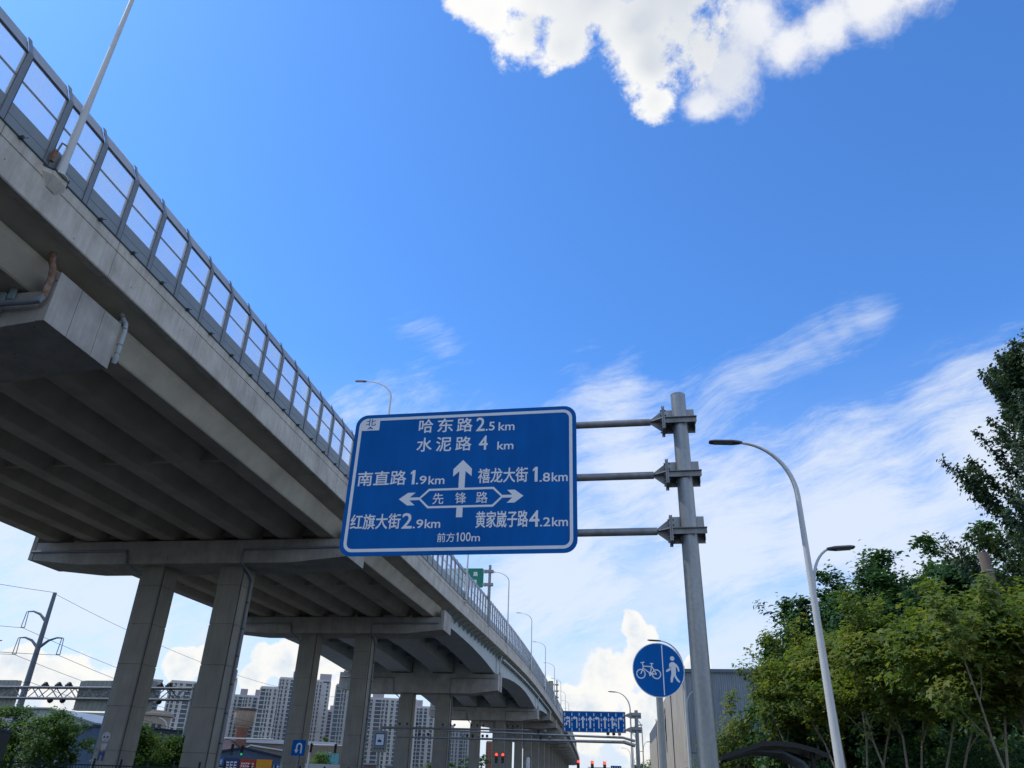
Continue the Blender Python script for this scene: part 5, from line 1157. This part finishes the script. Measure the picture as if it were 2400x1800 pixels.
maples = [((12.4, 20.3), 6.0, 2.6, 'young multi-stemmed maple nearest the right picture edge'), ((17.6, 21.0), 6.3, 2.5, 'young maple cropped by the right picture edge'), ((13.0, 26.3), 6.7, 2.9, 'multi-stemmed maple with pale leaning stems right of the large lamp'),
          ((13.5, 31.8), 7.2, 2.8, 'tallest yellow-green street maple just right of the large lamp pole'), ((14.2, 38.4), 7.0, 2.8, 'street maple directly behind the large lamp pole'), ((14.9, 45.), 5.9, 2.3, 'street maple above the bus shelter roof'),
          ((15.8, 54.), 5.3, 2.0, 'yellow-green maple left of the shelter in front of the grey hall'), ((16.8, 64.), 4.4, 1.7, 'small yellow-green maple at the left end of the maple row')]
for i, ((x, y), H_, r_, lb) in enumerate(maples):
    near = i < 5; tree('street_maple', (x, y, 0), H_, r_, lb, 'maple tree', 11+i, 'leaf_y', 'maple' if near else 'simple', .165 if near else .22, 8500 if i < 3 else 7500 if near else 5600, stems=5, clear=.60 if near else .42, clump=.30, flare=.40, stemlen=.80, shr=.34)
darks = [((18.4, 36.6), 10.2, 2.7, 'dark green broadleaf tree behind the right-hand maples'), ((21.8, 33.), 11.4, 3.2, 'dark green tree next to the brown pole'), ((19.4, 40.0), 12.4, 2.8, 'tallest pointed dark green tree behind the maples'), ((16.8, 39.6), 11.2, 2.6, 'dark green tree whose tip stands right of the large lamp pole'),
         ((15.5, 41.0), 9.0, 2.0, 'dark green tree leftmost of the dark row behind the lamp pole'), ((21.2, 37.2), 12.3, 2.8, 'dark green tree between the tallest one and the brown pole'), ((27, 35.), 9.5, 3.2, 'dark green tree low behind the poplar')]
for i, ((x, y), H_, r_, lb) in enumerate(darks):
    tree('dark_maple', (x, y, 0), H_*1.10, r_*1.2, lb, 'broadleaf tree', 41+i, 'leaf_d', 'simple', .25, 22000, stems=1, stemm='barkd', clear=.12, clump=.30, spires=7)
# big plume-branched poplar at the right edge
def plume_tree(base, H, label, seed):
    rng = random.Random(seed); rg = np.random.default_rng(seed); B = Vector(base); t = thing('poplar', B, label, 'poplar tree'); mb = MB(); mb.tube([B, B+UZ*H*.5, B+UZ*H*.97], [.26, .17, .03], 10); Cs = []; Ns = []
    for k in range(56):
        f = k/56; z = H*(.22+.74*f); a = k*2.399+rng.uniform(-.3, .3); L = (7.2-5.6*f**1.2)*rng.uniform(.8, 1.1); el = R_(30+26*f+rng.uniform(-8, 8)); d = Vector((math.cos(a)*math.cos(el), math.sin(a)*math.cos(el), math.sin(el)))
        pts = [B+UZ*z]; dd_ = d.copy()
        for i in range(6): dd_ = (dd_+UZ*.10+Vector((rng.gauss(0, .05), rng.gauss(0, .05), 0))).normalized(); pts.append(pts[-1]+dd_*L/6)
        mb.tube(pts, [.06, .05, .04, .03, .022, .014, .008], 5, False)
        A_ = np.array(pts); n_ = int(330*L/3); u = rg.uniform(.8, 6, n_); i0 = np.minimum(u.astype(int), 5); fr = (u-i0)[:, None]; c = A_[i0]*(1-fr)+A_[i0+1]*fr; sp = (.145-.015*u)[:, None]; c = c+rg.normal(0, 1, (n_, 3))*np.maximum(sp, .07)
        Cs.append(c); Ns.append(np.tile([d.x, d.y, .8], (n_, 1)))
        for j in (2, 3, 4):      # side plumes
            s = Vector((rng.gauss(0, 1), rng.gauss(0, 1), .5)).normalized(); e = (dd_+s*.8).normalized(); q = [pts[j]+e*(L*.30*m/3) for m in range(4)]; mb.tube(q, [.02, .016, .012, .006], 4, False)
            A2 = np.array(q); n2 = int(150*L/3); u = rg.uniform(0, 2.99, n2); i0 = u.astype(int); fr = (u-i0)[:, None]; c = A2[i0]*(1-fr)+A2[i0+1]*fr+rg.normal(0, .13, (n2, 3)); Cs.append(c); Ns.append(np.tile([e.x, e.y, .8], (n2, 1)))
    part('trunk', mb, M['barkd'], t, True); link('crown', leaves_mesh('crown', np.vstack(Cs), np.vstack(Ns), .15, M['leaf_p'], 'simple', seed), t); return t
plume_tree((18.6, 23.5, 0), 16.0, 'tall poplar with upswept branches at the right picture edge', 7)
p = Vector(pol(32.95, 25.5)); t = thing('old_pole', p, 'weathered brown concrete pole standing among the right trees', 'utility pole')
mb = MB(); mb.tube([p, p+UZ*7.85], [.19, .145], 16); part('shaft', mb, M['brownpole'], t, True)
mb = MB()
for z in (6.6, 7.3): mb.lathe(p+UZ*z, [(.17, -.03), (.185, -.02), (.185, .02), (.17, .03)], 14)
part('band', mb, M['galvd'], t)
# hedge-like shrubs under the maples
shl = ['dark shrub at the foot of the nearest maple', 'dark shrub deepest in the bottom right corner', 'dark shrub between the first two maple stems', 'dark shrub behind the old brown pole foot', 'dark shrub right of the large lamp pole foot', 'dark shrub in the middle below the dark trees']
for i, (x, y) in enumerate([(15.5, 22), (18.5, 25), (15.8, 27.5), (20.5, 29), (16.4, 33.5), (19, 31)]):
    tree('shrub', (x, y, 0), 3.4, 1.9, shl[i], 'shrub', 80+i, 'leaf_d', 'simple', .12, 4200, stems=3, stemm='barkd', clear=.02, group='dark shrubs under the right-hand maples', clump=.3)
# trees on the left, beyond the fence
lt = [((-34.2, 58.), 5.3, 2.7, 'leafy green tree in front of the shed nearest the power pole'), ((-30.4, 57.), 5.0, 2.8, 'leafy green tree just left of the nearest column'), ((-23.6, 54.5), 4.0, 2.2, 'yellowish green tree between the two nearest columns'), ((-38, 60.), 4.0, 2.2, 'leafy tree behind the dark green container'),
      ((-31.6, 51), 3.3, 1.7, 'low bush left of the nearest column foot'), ((-22.0, 57.), 3.6, 1.6, 'green tree beside the second column foot')]
for i, ((x, y), H_, r_, lb) in enumerate(lt): tree('broadleaf_tree', (x, y, 0), H_, r_, lb, 'tree', 120+i, 'leaf_g', 'simple', .20, 8000, stems=3, stemm='bark', clear=.10, clump=.32)
ft = [(-18.2, 240, 9.6, 4.2, 'dark green tree left of the water tower'), (-11.9, 112, 4.1, 1.6, 'green tree in front of the brown house'), (-4.6, 126, 3.7, 2.4, 'small green tree between third pier columns'), (-11.9, 300, 14, 3.5, 'yellow green tree before the shorter pinkish tower'), (-1.6, 300, 11, 8, 'dark tree clump right of the third pier'), (-3.3, 260, 6.5, 5, 'low tree clump below the grey apartment block'), (-20.9, 190, 10.5, 4, 'tree below the grey blue tower'),
      (10.4, 170, 7, 3, 'tree at the far end of the cream wall'), (9.6, 300, 9, 6, 'hazy tree below the far lamps'), (-14.8, 210, 8, 3, 'bush on the shed roof line right of the water tower'), (-9.9, 126, 3.4, 1.6, 'small bush left of the camera board')]
for i, (az, d, H_, r_, lb) in enumerate(ft): tree('broadleaf_tree', pol(az, d), H_, r_, lb, 'tree', 160+i, 'leaf_d' if i in (0, 4) else 'leaf_g', 'simple', .16+.0013*d, 2600, stems=1, stemm='barkd', clear=.12, clump=.5)
# painted doodle on the nearest left column (flat paint on the concrete)
q = VP(47.0, 14.22, 0, -.856); q.z = 0; n47 = -ATn(47.0)[1]
for nm, col, polys in (('white_paint', 'doodle', [circ(.30, 3.25, .27, 18), [(.18, 2.55), (.42, 2.55), (.5, 2.9), (.12, 2.9)]]), ('dark_paint', 'creamd', [circ(.19, 3.24, .07, 10), circ(.40, 3.24, .07, 10), [(.26, 3.06), (.34, 3.06), (.30, 2.99)]]), ('blue_paint', 'doodleb', [[(.08, 2.0), (.2, 2.0), (.2, 2.5), (.08, 2.5)], [(.34, 2.0), (.48, 2.0), (.48, 2.5), (.34, 2.5)], [(.2, 2.3), (.34, 2.3), (.34, 2.45), (.2, 2.45)]])):
    mb = MB()
    for pl_ in polys: mb.plate(q, n47, UZ, pl_, .001, .003 if nm != 'dark_paint' else .005)
    pr = [o for o in bpy.data.objects if o.name.startswith('bridge_pier')][1]; part(nm, mb, M[col], pr)
